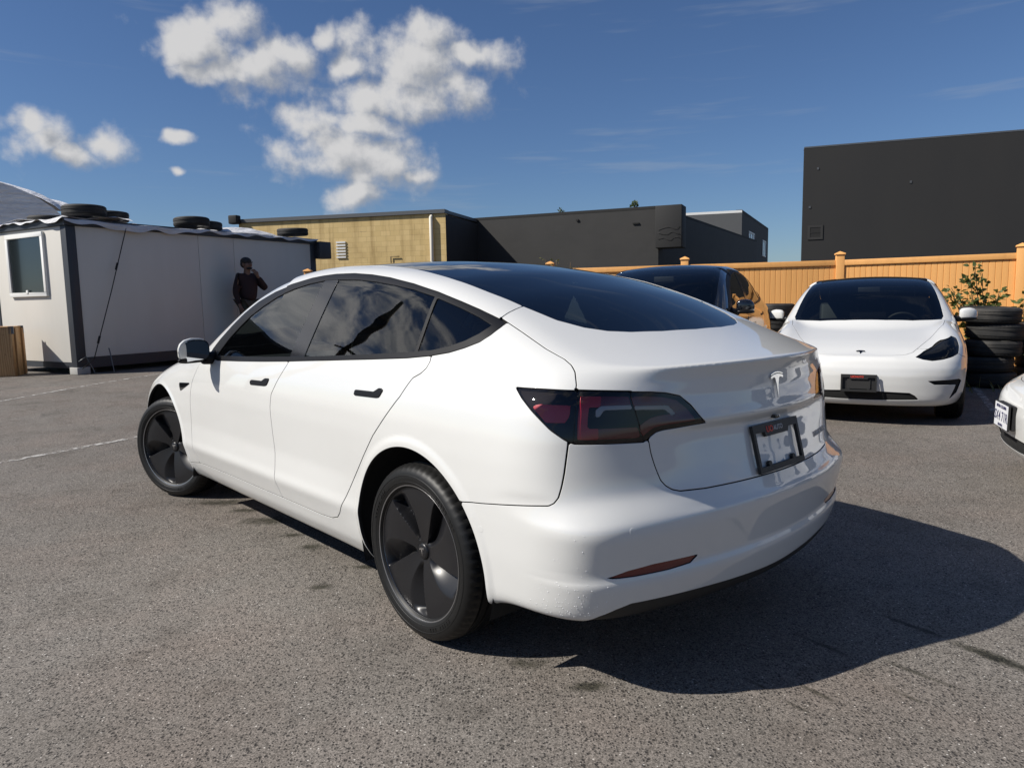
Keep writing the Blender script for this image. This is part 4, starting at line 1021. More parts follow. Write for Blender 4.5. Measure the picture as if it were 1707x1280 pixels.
for k in range(0):
    sm = MB().box((k * 1.22, .001, 0), (k * 1.22 + .018, .006, 5.21)).build('panel_joint', M['dark'], b4); sm.matrix_local = frame_at(A, Bq)

# cedar coloured fence
M['fence'] = mat('cedar_vinyl', (.60, .30, .10), .6)
n = NT(M['fence']); oi = n.n('ShaderNodeObjectInfo'); co = n.coords()
fc = n.mix(n.maprange(oi.outputs['Random'], 0, 1), (.73, .365, .115), (.66, .33, .10)); fc = n.mix(n.maprange(n.noise(n.scale(co, (6, 6, 1)), 1.5, 5), .45, .75), fc, n.mix(1.0, fc, (.86, .84, .82), 'MULTIPLY')); n.l(fc, n.b.inputs['Base Color'])
fence = empty('fence', (5.53, 12.3, 0)); tag(fence, 'orange tan board fence with capped posts along the back of the lot', 'fence')
FP = [(-4.1, 14.9), (-1.65, 14.35), (.76, 13.75), (3.1, 13.0), (5.53, 12.3), (7.67, 11.0), (9.75, 9.72), (11.8, 8.4)]
FP = [(x - 5.53, y - 12.3) for x, y in FP]
post_me = MB().box((-.065, -.065, 0), (.065, .065, 1.90)); post_me.box((-.08, -.08, 1.90), (.08, .08, 1.925)); post_me.add([(-.08,-.08,1.925),(.08,-.08,1.925),(.08,.08,1.925),(-.08,.08,1.925),(0,0,1.965)], [(0,1,4),(1,2,4),(2,3,4),(3,0,4)])
post0 = post_me.build('post', M['fence'], fence, bevel=.006); post0.location = (*FP[0], 0)
brd = None
for i, (p, q) in enumerate(zip(FP[:-1], FP[1:])):
    Mx = frame_at(p, q); ln = (Vector(q) - Vector(p)).length
    o = post0.copy(); C.objects.link(o); o.location = (*q, 0); o.rotation_euler = (0, 0, math.atan2(q[1]-p[1], q[0]-p[0])); o.parent = fence
    for nm, z0, z1, th in (('top_rail', 1.725, 1.815, .045), ('bottom_rail', .08, .20, .045)):
        o = MB().box((.06, -th, z0), (ln - .06, th, z1)).build(nm, M['fence'], fence, bevel=.006); o.matrix_local = Mx
    nb = 28; w = (ln - .13) / nb
    for k in range(nb):
        if brd is None:
            brd = MB().prism([(.004, -.016), (.0, -.010), (.0, .010), (.006, .016), (w - .006, .016), (w - .0, .010), (w - .0, -.010), (w - .006, -.016)], .19, 1.73).build('board', M['fence'], fence); o = brd
        else: o = brd.copy(); C.objects.link(o); o.parent = fence
        o.matrix_local = Mx @ Matrix.Translation((.065 + k * w, 0, 0)) @ Matrix.Diagonal((w / .0833 * .985 if False else 1, 1, 1, 1))
# ----------------------------------------------------------------------------
# SITE CABIN, TARP, TYRES, CRATE, TENT
# ----------------------------------------------------------------------------
M['panelwall'] = mat('cabin_panel', (.60, .575, .52), .55)
n = NT(M['panelwall']); co = n.coords()
n.l(n.mix(n.maprange(n.noise(n.scale(co, (1, 1, .25)), 2.2, 6), .42, .72), (.60, .575, .525), (.57, .545, .495)), n.b.inputs['Base Color']); n.bump(n.noise(co, 1.5, 3), .12, .03)
M['cabinframe'] = mat('cabin_steel_frame', (.030, .034, .042), .5)
M['tarp'] = mat('white_tarpaulin', (.66, .66, .67), .45)
n = NT(M['tarp']); co = n.coords(); n.bump(n.noise(n.scale(co, (2, 2, 9)), 2.5, 6, .65, 1.2), .8, .05)
n.l(n.mix(n.maprange(n.noise(co, 1.5, 5), .4, .7), (.67, .67, .68), (.55, .55, .56)), n.b.inputs['Base Color'])
CZ = .155; CL, CW = 5.55, 2.45
cab = empty('site_cabin', (-7.2, 12.0, CZ)); cab.rotation_euler = (0, 0, math.atan2(.866, .5)); tag(cab, 'white panel site cabin with dark steel corner posts and one window', 'cabin')
# local: x along the long shaded wall, y from the corner along the end wall (to the left), z up
def cbx(nm, lo, hi, mt, par=cab, bevel=0): return MB().box(lo, hi).build(nm, mt, par, bevel=bevel)
seams = [0.10, 2.48, 3.30, CL - .1]
for a, b in zip(seams[:-1], seams[1:]): cbx('wall_panel', (a + .004, .012, .28), (b - .004, .07, 2.44), M['panelwall'], bevel=.003)
cbx('wall_panel', (.012, .12, .20), (.07, CW - .1, 2.44), M['panelwall'], bevel=.003)
cbx('wall_panel', (CL - .07, .1, .2), (CL - .01, CW - .1, 2.44), M['panelwall'])
cbx('wall_panel', (.1, CW - .07, .2), (CL - .1, CW - .01, 2.44), M['panelwall'])
for px, py in ((0, 0), (CL - .16, 0), (0, CW - .16), (CL - .16, CW - .16)): cbx('corner_post', (px, py, .0), (px + .16, py + .16, 2.44), M['cabinframe'], bevel=.008)
cbx('base_rail', (.16, .004, .10), (CL - .16, .10, .275), M['cabinframe']); cbx('base_rail', (.004, .16, .10), (.10, CW - .16, .195), M['cabinframe'])
cbx('roof_rail', (-.03, -.03, 2.445), (CL + .03, .12, 2.545), M['cabinframe']); cbx('roof_rail', (-.03, .12, 2.445), (.12, CW + .03, 2.545), M['cabinframe'])
cbx('roof', (.02, .02, 2.50), (CL, CW, 2.56), M['cabinframe']); cbx('floor', (.1, .1, .12), (CL - .1, CW - .1, .18), M['cabinframe'])
wf = MB(); y0, y1, z0, z1, t = .66, 1.84, 1.31, 2.38, .07
wf.box((-.035, y0, z0), (.02, y1, z0 + t)).box((-.035, y0, z1 - t), (.02, y1, z1)).box((-.035, y0, z0 + t), (.02, y0 + t, z1 - t)).box((-.035, y1 - t, z0 + t), (.02, y1, z1 - t))
wf = wf.build('window_frame', M['whitetrim'], cab, bevel=.006)
M['cabinglass'] = mat('cabin_window_glass', (.012, .016, .018), .06, 0, .4)
cbx('pane', (-.012, y0 + t * .6, z0 + t * .6), (.005, y1 - t * .6, z1 - t * .6), M['cabinglass'], wf); cbx('latch', (-.045, 1.22, z0 + .05), (-.030, 1.28, z0 + .11), M['whitetrim'], wf, .004)
cbx('levelling_foot', (-.02, -.03, 0), (.20, .20, .12), M['concrete'], bevel=.01); cbx('levelling_foot', (CL - .2, -.03, 0), (CL, .20, .12), M['concrete'])
cbx('tarp_rag', (CL - .02, -.16, 2.12), (CL + .34, .10, 2.50), M['cabinframe'], bevel=.02)  # plain box standing in for a rag of tarp hanging at the roof end
# guy wire with turnbuckles and loose rope at the corner
wire = MB().tube([(1.0, -.06, 2.46), (.62, -.12, 1.4), (.20, -.16, .26), (.02, -.10, .10)], .008, 6)
for t_ in (.30, .86):
    a = Vector((1.0, -.06, 2.46)).lerp(Vector((.20, -.16, .26)), t_); wire.tube([a + Vector((.02, 0, .06)), a - Vector((.02, 0, .06))], .018, 6)
wr = wire.build('guy_wire', M['dark'], None); wr.parent = None; wr.matrix_world = cab.matrix_basis.copy(); tag(wr, 'thin dark guy wire slanting down the shaded cabin wall', 'wire')
rp = MB().tube([(.0, -.05, .22), (.10, -.10, .30), (.18, -.13, .10), (.20, -.15, .01), (.30, -.30, .012), (.42, -.34, .012), (.45, -.22, .3), (.45, -.18, .42)], .010, 6).build('rope', M['parapet'], None); rp.matrix_world = cab.matrix_basis.copy(); tag(rp, 'loose grey rope lying at the foot of the cabin corner', 'rope')
# tarpaulin over the roof with a sagging hem
def hem(s): return .06 + .13 * math.exp(-((s - 1.05) / .35) ** 2) + .05 * math.exp(-((s - 2.0) / .5) ** 2) + .035 * math.sin(s * 4.3) * math.exp(-s * .3) + .02 * math.sin(s * 11)
def hem2(s): return .03 + .05 * math.exp(-((s - .3) / .2) ** 2) + .02 * math.sin(s * 7) + .012 * math.sin(s * 17)
random.seed(8); V = []; ns = 90; rows = 9
for i in range(ns + 1):
    s = -.04 + (CL + .06) * i / ns; h = hem(s)
    for j in range(rows):
        if j < 5: yy = 1.9 * (1 - j / 5.0) ** 1.3 - .04; zz = 2.60 + .03 * math.sin(s * 5 + j * 1.7) + .02 * math.sin(s * 13 + j) - .012 * j
        else: f = (j - 4) / 4.0; yy = -.055 - .03 * math.sin(s * 6.1) * f - .02 * f; zz = 2.56 - h * f
        V.append((s, yy, zz))
mbt = MB().add(V, [(i*rows+j, i*rows+j+1, (i+1)*rows+j+1, (i+1)*rows+j) for i in range(ns) for j in range(rows-1)], True)
V = []; 
for i in range(60 + 1):
    s = -.05 + 2.6 * i / 60; h = hem2(s)
    for j in range(rows):
        if j < 5: xx = 1.2 * (1 - j / 5.0) ** 1.3 - .04; zz = 2.61 + .03 * math.sin(s * 5 + j * 1.7) + .022 * math.sin(s * 15 + j) - .010 * j
        else: f = (j - 4) / 4.0; xx = -.055 - .025 * f; zz = 2.57 - h * f
        V.append((xx, s, zz))
mbt.add(V, [(i*rows+j, i*rows+j+1, (i+1)*rows+j+1, (i+1)*rows+j) for i in range(60) for j in range(rows-1)], True)
V = []
for i in range(31):
    for j in range(16):
        s = 2.2 + 1.0 * i / 30; yy = .3 + .9 * j / 15; r = ((s - 3.9) / .45) ** 2 + ((yy - .75) / .4) ** 2; V.append((s + 1.2, yy, 2.60 + .17 * math.exp(-r * 1.0) * (1 + .3 * math.sin(s * 14 + yy * 9))))
tarp = mbt.build('tarpaulin', M['tarp'], None, fix=False); tarp.matrix_world = cab.matrix_basis.copy(); tag(tarp, 'wrinkled white tarpaulin draped over the cabin roof with a sagging hem', 'tarpaulin')
dome = MB(); V = []
for i in range(40):
    for j in range(20):
        a = 2 * math.pi * i / 40; f = j / 19; rr = .75 * f; V.append((4.1 + rr * 1.35 * math.cos(a), .75 + rr * math.sin(a) * .8, 2.585 + .17 * (1 - f ** 1.5) + .02 * math.sin(a * 7 + f * 9) * f * (1 - f) * 3))
dome.add(V, [(i*20+j, i*20+j+1, ((i+1) % 40)*20+j+1, ((i+1) % 40)*20+j) for i in range(40) for j in range(19)], True)
o = dome.build('tarp_bundle', M['tarp'], None, fix=False); o.matrix_world = cab.matrix_basis.copy(); tag(o, 'white tarp bulging into a low hump near the far end of the cabin roof', 'tarpaulin')

# worn tyres
M['oldtyre'] = mat('old_tyre_rubber', (.016, .016, .016), .75)
n = NT(M['oldtyre']); co = n.coords(); n.l(n.mix(n.maprange(n.noise(co, 5, 6), .45, .7), (.013, .013, .013), (.040, .037, .033)), n.b.inputs['Base Color'])
def tyre_mesh(R=.325, w=.105, ri=.215):
    prof = [(ri, .060), (ri + .008, .082), (ri + .03, w * .93), (ri + .06, w), (R - .028, w * .95), (R - .008, w * .80), (R - .002, w * .66), (R, w * .60), (R - .007, w * .57), (R - .007, w * .49), (R, w * .46), (R + .001, w * .2), (R - .006, w * .17)]
    prof = prof + [(r, -h) for r, h in prof[::-1]] + [(ri + .010, -.05), (ri + .02, 0), (ri + .010, .05)]
    n_ = 96; V = []
    for k in range(n_):
        t = 2 * math.pi * k / n_
        for r, h in prof:
            rr = r - (.006 if (r > R - .02 and abs(h) > w * .55 and k % 2 == 0) else 0); V.append((rr * math.cos(t), rr * math.sin(t), h))
    m = len(prof); mb = MB().add(V, [(k*m+i, ((k+1) % n_)*m+i, ((k+1) % n_)*m+(i+1) % m, k*m+(i+1) % m) for k in range(n_) for i in range(m)], True)
    o = mb.build('old_tyre', M['oldtyre']); sharpen(o, 45); me = o.data; bpy.data.objects.remove(o); return me
TYRE = tyre_mesh()
def old_tyre(loc, rot, sc, label, group):
    o = bpy.data.objects.new('old_tyre', TYRE); C.objects.link(o); o.location = loc; o.rotation_euler = rot; o.scale = (sc[0], sc[0], sc[1]); return tag(o, label, 'tyre', group)
CM = Matrix.Translation((-7.2, 12.0, CZ)) @ Matrix.Rotation(math.atan2(.866, .5), 4, 'Z')
for s, yy, sc, lab in ((.36, .34, (1.05, .95), 'tyre lying on the cabin roof corner nearest the window, the largest'), (.98, .62, (.95, .85), 'tyre on the cabin roof just behind the corner tyre'), (2.46, .36, (1.02, .85), 'tyre lying midway along the cabin roof edge'), (3.05, .70, (.95, .85), 'small tyre behind the midway tyre on the cabin roof'),
                       (5.06, .36, (1.05, .80), 'tyre at the far end of the cabin roof against the tan wall'), (-.1 + .9, 2.28, (1.05, 1.0), 'tyre on the cabin roof above the window, cut by the left picture edge')):
    p = CM @ Vector((s + .17, yy, 2.63 + .10 * sc[1])); old_tyre(p, (.03 * math.sin(s * 9), .04 * math.cos(s * 5), s), sc, lab, 'tyres holding down the cabin tarp')
random.seed(11); zc = .0
names = ['bottom tyre of the tall tyre stack beside the white parked car', 'second tyre from the bottom of the tall stack by the fence', 'middle tyre of the tall tyre stack by the fence', 'second tyre from the top of the tall stack by the fence', 'topmost tyre of the tall stack under the leafy shrub']
offs = [(-.03, .0), (-.08, .02), (.02, -.02), (.05, .0), (-.02, .01)]
for k in range(5):
    hh = (.095, .10, .105, .11, .10)[k]; zc += hh
    old_tyre((6.36 + offs[k][0], 9.62 + offs[k][1], zc + .01), (random.uniform(-.05, .05), random.uniform(-.05, .05), random.uniform(0, 6)), (1.05 + .05 * math.sin(k * 2), hh / .105 * 1.0), names[k], 'tyres stacked by the fence'); zc += hh + .004
zc = 0
for k in range(4):
    zc += .1; old_tyre((7.28 + .03 * math.sin(k), 9.9, zc + .01), (0, .03 * math.sin(k * 3), k), (1.05, .95), ('bottom', 'second', 'third', 'top')[k] + ' tyre of the right hand stack cut by the picture edge', 'tyres stacked by the fence'); zc += .102
zc = 0
for k in range(5):
    zc += .11; old_tyre((4.20 + .04 * math.sin(k * 2), 11.75, zc + .01), (0, .03 * math.cos(k), k), (1.0, 1.05), ('bottom', 'second', 'third', 'fourth', 'top')[k] + ' tyre of the stack between the black car and the white car', 'tyres stacked behind the cars'); zc += .112
# wooden crate
M['ply'] = mat('plywood', (.46, .27, .12), .7)
n = NT(M['ply']); co = n.coords(); wv_ = n.n('ShaderNodeTexWave', wave_type='BANDS', bands_direction='X'); n.l(n.scale(co, (1, 1, .12)), wv_.inputs[0]); wv_.inputs['Scale'].default_value = 9; wv_.inputs['Distortion'].default_value = 9; wv_.inputs['Detail'].default_value = 4
cw_ = n.mix(wv_.outputs[1] if len(wv_.outputs) > 1 else wv_.outputs[0], (.50, .30, .135), (.36, .19, .075)); kn = n.noise(co, 16, 4, .7); cw_ = n.mix(n.maprange(kn, .62, .70), cw_, (.20, .09, .03)); n.l(cw_, n.b.inputs['Base Color'])
cr = empty('wooden_crate', (-8.42, 12.18, terrain(-8.42, 12.18))); cr.rotation_euler = (0, 0, .30); tag(cr, 'tall plywood crate standing against the cabin wall at the left edge', 'crate')
for nm, lo, hi in (('side_panel', (-.52, -.30, 0), (.12, -.278, .80)), ('side_panel', (.122, -.30, 0), (.144, .25, .80)), ('side_panel', (-.52, .228, 0), (.12, .25, .80)), ('side_panel', (-.544, -.30, 0), (-.522, .25, .80)), ('top_panel', (-.544, -.30, .802), (.144, .25, .82))): MB().box(lo, hi).build(nm, M['ply'], cr, bevel=.002)
for q in (-.19, .12): MB().box((.146, q, .01), (.172, q + .09, .79)).build('batten', M['ply'], cr, bevel=.003)
for q in (-.30, .16): MB().box((.10, q, .70), (.176, q + .025, .825)).build('corner_strap', M['parapet'], cr)
# white dome tent behind the cabin
M['tent'] = mat('tent_fabric', (.80, .80, .82), .6)
n = NT(M['tent']); co = n.coords(); n.bump(n.noise(n.scale(co, (.6, .6, 3)), 2.4, 6, .65, 1.0), .9, .12)
V = []; nu, nv = 60, 28
for i in range(nu + 1):
    for j in range(nv + 1):
        a = math.pi * j / nv; t = i / nu; R = 3.3 + .05 * math.sin(t * 40 + a * 3) + .035 * math.sin(t * 17 - a * 8); V.append((R * math.cos(a), -3.2 + 7.2 * t, R * .79 * math.sin(a) ** .8 + 2.3 + .05 * math.sin(t * 23)))
o = MB().add(V, [(i*(nv+1)+j, i*(nv+1)+j+1, (i+1)*(nv+1)+j+1, (i+1)*(nv+1)+j) for i in range(nu) for j in range(nv)], True)
o.add([(3.3*math.cos(math.pi*j/nv), -3.2, 3.3*.79*math.sin(math.pi*j/nv)**.8+2.3) for j in range(nv+1)], [tuple(range(nv+1))])
for sx in (-1, 1): o.box((sx*3.3-.02, -3.2, 0), (sx*3.3+.02, 4.0, 2.35))
o = o.build('storage_tent', M['tent'], None, fix=False); o.location = (-15.0, 21.5, -.25); o.rotation_euler = (0, 0, .25); tag(o, 'crumpled white fabric dome tent showing behind the cabin roof', 'tent')

# just left of the picture: a utility pole and a warehouse that mirror in the car windows
M['polewood'] = mat('pole_wood', (.07, .05, .035), .9)
up = empty('utility_pole', (-22.9, 13.9, 0)); tag(up, 'tall wooden utility pole left of the frame, mirrored in the rear door window', 'pole')
MB().tube([(0, 0, 0), (.15, -.1, 6), (.35, -.25, 12), (.5, -.4, 16)], [.24, .21, .18, .15], 14).build('pole', M['polewood'], up)
for zz in (9.6,): MB().box((-.08, -1.5, zz), (.08, 1.2, zz + .16), Matrix.Translation((.36, -.25, 0)) @ Matrix.Rotation(.35, 4, 'Z')).build('crossarm', M['polewood'], up, bevel=.02)
0 and MB().lathe([(.0, 13.0), (.26, 13.0), (.28, 13.1), (.28, 14.0), (.24, 14.1), (.0, 14.12)], 18, 'z').build('transformer', M['parapet'], up, loc=(.75, -.2, 0))
b5 = empty('warehouse', (-24.9, 21.2, 0)); tag(b5, 'dark flat roofed warehouse left of the frame, mirrored in the front door window', 'building')
L = lambda p: (p[0] + 24.9, p[1] - 21.2)
framed('wall', M['darkwall'], b5, L((-27.7, 17.4)), L((-22.0, 25.0)), 0, 9.2); framed('roof_edge', M['parapet'], b5, L((-27.7, 17.4)), L((-22.0, 25.0)), 9.21, 9.4, .5)
framed('wall', M['darkwall'], b5, L((-34.0, 22.0)), L((-27.7, 17.4)), 0, 9.2)
# ----------------------------------------------------------------------------
# PLANTS
# ----------------------------------------------------------------------------
def leaf_mat(name, c1, c2):
    m = mat(name, c1, .55); n = NT(m); g = n.n('ShaderNodeNewGeometry'); 
    n.l(n.mix(n.maprange(g.outputs['Random Per Island'], 0, 1), c1, c2), n.b.inputs['Base Color'])
    tr = n.n('ShaderNodeBsdfTranslucent'); tr.inputs[0].default_value = (c2[0]*1.3, c2[1]*1.3, c2[2]*.8, 1); mx = n.n('ShaderNodeMixShader'); mx.inputs[0].default_value = .25
    n.l(n.b.outputs[0], mx.inputs[1]); n.l(tr.outputs[0], mx.inputs[2]); n.l(mx.outputs[0], n.out.inputs[0]); return m
M['leaf'] = leaf_mat('shrub_leaf', (.035, .065, .018), (.12, .15, .045)); M['dryleaf'] = leaf_mat('dry_weed', (.20, .15, .06), (.10, .12, .04)); M['stem'] = mat('stem', (.16, .11, .06), .8)
M['grass'] = leaf_mat('weed_grass', (.06, .075, .022), (.17, .15, .06))
def leaf(mb, p, d, size, rnd):
    d = d.normalized(); s = d.cross(Vector((rnd.uniform(-1, 1), rnd.uniform(-1, 1), rnd.uniform(-.2, 1)))).normalized(); up = s.cross(d)
    w = size * .32
    V = [p, p + d*size*.35 + s*w + up*size*.05, p + d*size + up*-.12*size, p + d*size*.35 - s*w + up*size*.05, p + d*size*.7 + s*w*.6, p + d*size*.7 - s*w*.6]
    mb.add(V, [(0, 1, 4, 2, 5, 3)])
def shrub(name, loc, stems, h, spread, leaf_sz, nleaf, label, seed, cat='shrub', lm='leaf', group=None, z0=0):
    rnd = random.Random(seed); root = empty(name, loc); tag(root, label, cat, group); sm = MB(); lm_ = MB()
    for k in range(stems):
        a = rnd.uniform(0, 6.28); lean = rnd.uniform(.15, 1) * spread; hh = h * rnd.uniform(.55, 1); pts = []
        for i in range(7):
            t = i / 6; pts.append(Vector((math.cos(a) * lean * t ** 1.4, math.sin(a) * lean * t ** 1.4 * .5, z0 + (hh - z0) * t)) + Vector((rnd.uniform(-.02, .02), rnd.uniform(-.02, .02), 0)))
        sm.tube(pts, [.010 * (1 - .8 * i / 6) + .002 for i in range(7)], 5)
        for q in range(nleaf):
            t = rnd.uniform(.25, 1) ** .7; i = min(5, int(t * 6)); p = pts[i].lerp(pts[i + 1], t * 6 - i)
            d = Vector((rnd.gauss(0, 1), rnd.gauss(0, 1), rnd.gauss(.25, .6))); b = p + d.normalized() * rnd.uniform(.01, .09)
            leaf(lm_, b, d, leaf_sz * rnd.uniform(.6, 1.3), rnd)
    sm.build('stem', M['stem'], root, fix=False); lm_.build('foliage', M[lm], root, fix=False); return root
shrub('leafy_shrub', (6.80, 10.45, 0), 9, 1.62, .62, .085, 70, 'green leafy shrub growing up behind the tall tyre stack', 5)
shrub('leafy_shrub', (7.15, 10.55, 0), 7, 1.25, .40, .075, 55, 'low green shrub behind the right hand tyre stack', 6)
shrub('leafy_shrub', (6.15, 10.65, 0), 7, 1.18, .45, .075, 60, 'small green shrub between the parked white car and the tyres', 9)
shrub('dry_bush', (.95, 13.35, 0), 8, 1.98, .55, .05, 26, 'thin dry bush poking above the car roof in front of the black wall', 12, 'bush', 'dryleaf')
shrub('dead_weed', (6.75, 9.15, 0), 6, .55, .35, .03, 10, 'pale dead weed stalks in front of the tyres', 14, 'weed', 'dryleaf')
shrub('roof_weed', (4.95, 29.2, 4.7), 5, .28, .18, .10, 16, 'green weed tuft growing on the black building roof corner', 15, 'weed')
shrub('roof_weed', (2.15, 30.5, 4.7), 4, .22, .12, .08, 10, 'tiny weed tuft halfway along the black building roof edge', 16, 'weed')
gr = MB(); rnd = random.Random(21)
for k in range(2600):
    x = rnd.uniform(5.4, 9.2); y = 10.1 - (x - 6.2) * .42 + rnd.gauss(0, .45)
    if rnd.random() > .9: y -= rnd.uniform(0, .5)
    h = rnd.uniform(.03, .16) * (1.5 if rnd.random() > .9 else 1); a = rnd.uniform(0, 6.28); lx, ly = math.cos(a) * h * .7, math.sin(a) * h * .7; w = rnd.uniform(.006, .016)
    gr.add([(x - w, y, 0), (x + w, y, 0), (x + lx * .5 + w * .6, y + ly * .5, h * .65), (x + lx, y + ly, h), (x + lx * .5 - w * .6, y + ly * .5, h * .65)], [(0, 1, 2, 3, 4)])
tag(gr.build('weeds', M['grass'], fix=False), 'low weeds and dry grass along the foot of the tyre stacks', 'weeds', kind='stuff')
dirt = MB(); V = []
for i in range(61):
    x = 5.2 + 4.2 * i / 60; yc = 10.15 - (x - 6.2) * .42; wv2 = .55 + .12 * math.sin(i * 1.7) + .08 * math.sin(i * 4.1)
    V += [(x, yc - wv2, .006), (x, yc, .035), (x, yc + 1.3, .02)]
M['dirt'] = mat('dry_soil', (.13, .105, .07), .95); n = NT(M['dirt']); co = n.coords(); n.l(n.mix(n.maprange(n.noise(co, 9, 6, .7), .4, .65), (.16, .13, .085), (.07, .068, .03)), n.b.inputs['Base Color']); n.bump(n.noise(co, 40, 5), .8, .03)
tag(dirt.add(V, [(3*i+j, 3*i+j+3, 3*i+j+4, 3*i+j+1) for i in range(60) for j in range(2)], True).build('soil_verge', M['dirt'], fix=False), kind='structure')

# ----------------------------------------------------------------------------
# PERSON: standing by the shaded cabin wall, hand raised to the mouth
# ----------------------------------------------------------------------------
def skin_mesh(name, verts, edges, radii, mt, parent, sub=2, root_i=0, extra=None):
    me = bpy.data.meshes.new(name); bm = bmesh.new(); lay = bm.verts.layers.skin.verify(); vs = [bm.verts.new(v) for v in verts]
    for i, v in enumerate(vs):
        r = radii[i]; v[lay].radius = (r, r) if not isinstance(r, tuple) else r; v[lay].use_root = (i == root_i)
    for a, b in edges: bm.edges.new((vs[a], vs[b]))
    bm.to_mesh(me); bm.free(); o = bpy.data.objects.new(name, me); C.objects.link(o)
    o.modifiers.new('s', 'SKIN').use_smooth_shade = True; m2 = o.modifiers.new('d', 'SUBSURF'); m2.levels = sub; m2.render_levels = sub
    dg = bpy.context.evaluated_depsgraph_get(); dg.update(); me2 = bpy.data.meshes.new_from_object(o.evaluated_get(dg)); bpy.data.objects.remove(o)
    me2.materials.clear(); me2.materials.append(mt); o = bpy.data.objects.new(name, me2); return link(o, parent)
M['skin'] = mat('skin', (.17, .095, .065), .6); M['hair'] = mat('dark_hair', (.008, .007, .006), .6); M['sweater'] = mat('dark_maroon_sweater', (.018, .007, .009), .85); M['trousers'] = mat('olive_trousers', (.05, .048, .036), .85); M['shoe'] = mat('dark_shoes', (.01, .01, .01), .6)
ps = empty('person'); tag(ps, 'person in dark maroon sweater standing by the shaded wall, one hand at the mouth', 'person')
# local frame: facing +x, left = +y, 1.84 m tall
BV = {'pel': (0, 0, .98), 'wai': (.01, 0, 1.12), 'che': (.02, 0, 1.34), 'nek': (.0, 0, 1.52), 'nk2': (.02, 0, 1.60), 'hd1': (.045, 0, 1.67), 'hd2': (.035, 0, 1.755),
      'lsh': (.0, .19, 1.46), 'lel': (.14, .34, 1.22), 'lwr': (.175, .13, 1.46), 'lpa': (.17, .085, 1.525), 'rsh': (.0, -.19, 1.46), 'rel': (-.03, -.27, 1.16), 'rwr': (.05, -.25, .92), 'rpa': (.08, -.245, .84),
      'lhp': (0, .10, .92), 'lkn': (.03, .12, .52), 'lan': (-.01, .13, .10), 'lto': (.14, .15, .05), 'rhp': (0, -.10, .92), 'rkn': (.04, -.12, .52), 'ran': (.0, -.14, .10), 'rto': (.15, -.17, .05)}
BR = {'pel': .15, 'wai': .14, 'che': .165, 'nek': .075, 'nk2': .06, 'hd1': .088, 'hd2': .098, 'lsh': .075, 'lel': .048, 'lwr': .032, 'lpa': .036, 'rsh': .075, 'rel': .048, 'rwr': .032, 'rpa': .036, 'lhp': .10, 'lkn': .062, 'lan': .043, 'lto': .042, 'rhp': .10, 'rkn': .062, 'ran': .043, 'rto': .042}
BE = [('pel','wai'),('wai','che'),('che','nek'),('nek','nk2'),('nk2','hd1'),('hd1','hd2'),('che','lsh'),('lsh','lel'),('lel','lwr'),('lwr','lpa'),('che','rsh'),('rsh','rel'),('rel','rwr'),('rwr','rpa'),('pel','lhp'),('lhp','lkn'),('lkn','lan'),('lan','lto'),('pel','rhp'),('rhp','rkn'),('rkn','ran'),('ran','rto')]
fing = 0
def add_fingers(palm, dirv, spread, curl, key):
    p = Vector(BV[palm]); d = Vector(dirv).normalized(); s = Vector(spread).normalized(); c = Vector(curl).normalized()
    for i, L in enumerate((.070, .080, .075, .060)):
        b = p + s * (.030 - .020 * i); k1, k2, k3 = f'{key}{i}a', f'{key}{i}b', f'{key}{i}c'
        BV[k1] = tuple(b + d * .035); BV[k2] = tuple(b + d * (.035 + L * .5) + c * .012); BV[k3] = tuple(b + d * (.030 + L * .75) + c * .038)
        for k in (k1, k2, k3): BR[k] = .0095
        BE.extend([(palm, k1), (k1, k2), (k2, k3)])
    k1, k2 = key + 'ta', key + 'tb'; BV[k1] = tuple(p + s * .045 + d * .0); BV[k2] = tuple(p + s * .055 + d * .035 + c * .02); BR[k1] = .012; BR[k2] = .010; BE.extend([(palm, k1), (k1, k2)])
add_fingers('lpa', (-.25, -.35, .9), (.6, .3, .25), (-.7, -.4, 0), 'l'); add_fingers('rpa', (.15, 0, -1), (1, .1, 0), (.2, .9, 0), 'r')
for k in ('lsh','lel','rsh','rel','che','wai','pel','lhp','lkn','rhp','rkn'): BR[k] *= (.34 if k in ('lsh','lel','rsh','rel') else .50)
kk = list(BV); body = skin_mesh('body', [BV[k] for k in kk], [(kk.index(a), kk.index(b)) for a, b in BE], [BR[k] for k in kk], M['skin'], ps)
# clothes follow the same skeleton a little thicker
cl = ['pel','wai','che','nek','lsh','lel','lwr','rsh','rel','rwr']; ce = [(a, b) for a, b in BE if a in cl and b in cl]
cr_ = {'pel': .175, 'wai': .17, 'che': .195, 'nek': .088, 'lsh': .098, 'lel': .072, 'lwr': .050, 'rsh': .098, 'rel': .066, 'rwr': .046}
skin_mesh('sweater', [BV[k] for k in cl], [(cl.index(a), cl.index(b)) for a, b in ce], [cr_[k] for k in cl], M['sweater'], ps)
tr_ = ['pel','lhp','lkn','lan','rhp','rkn','ran']; te = [(a, b) for a, b in BE if a in tr_ and b in tr_]
skin_mesh('trousers', [BV[k] if k != 'pel' else (0, 0, .99) for k in tr_], [(tr_.index(a), tr_.index(b)) for a, b in te], [{'pel': .168, 'lhp': .122, 'lkn': .085, 'lan': .068, 'rhp': .122, 'rkn': .085, 'ran': .068}[k] for k in tr_], M['trousers'], ps)
for a, b in (('lan', 'lto'), ('ran', 'rto')):
    p, q = Vector(BV[a]), Vector(BV[b]); skin_mesh('shoe', [p + Vector((-.03, 0, -.04)), p.lerp(q, .5) + Vector((0, 0, -.025)), q + Vector((.03, 0, -.008))], [(0, 1), (1, 2)], [.052, .05, .044], M['shoe'], ps)
fa = MB()
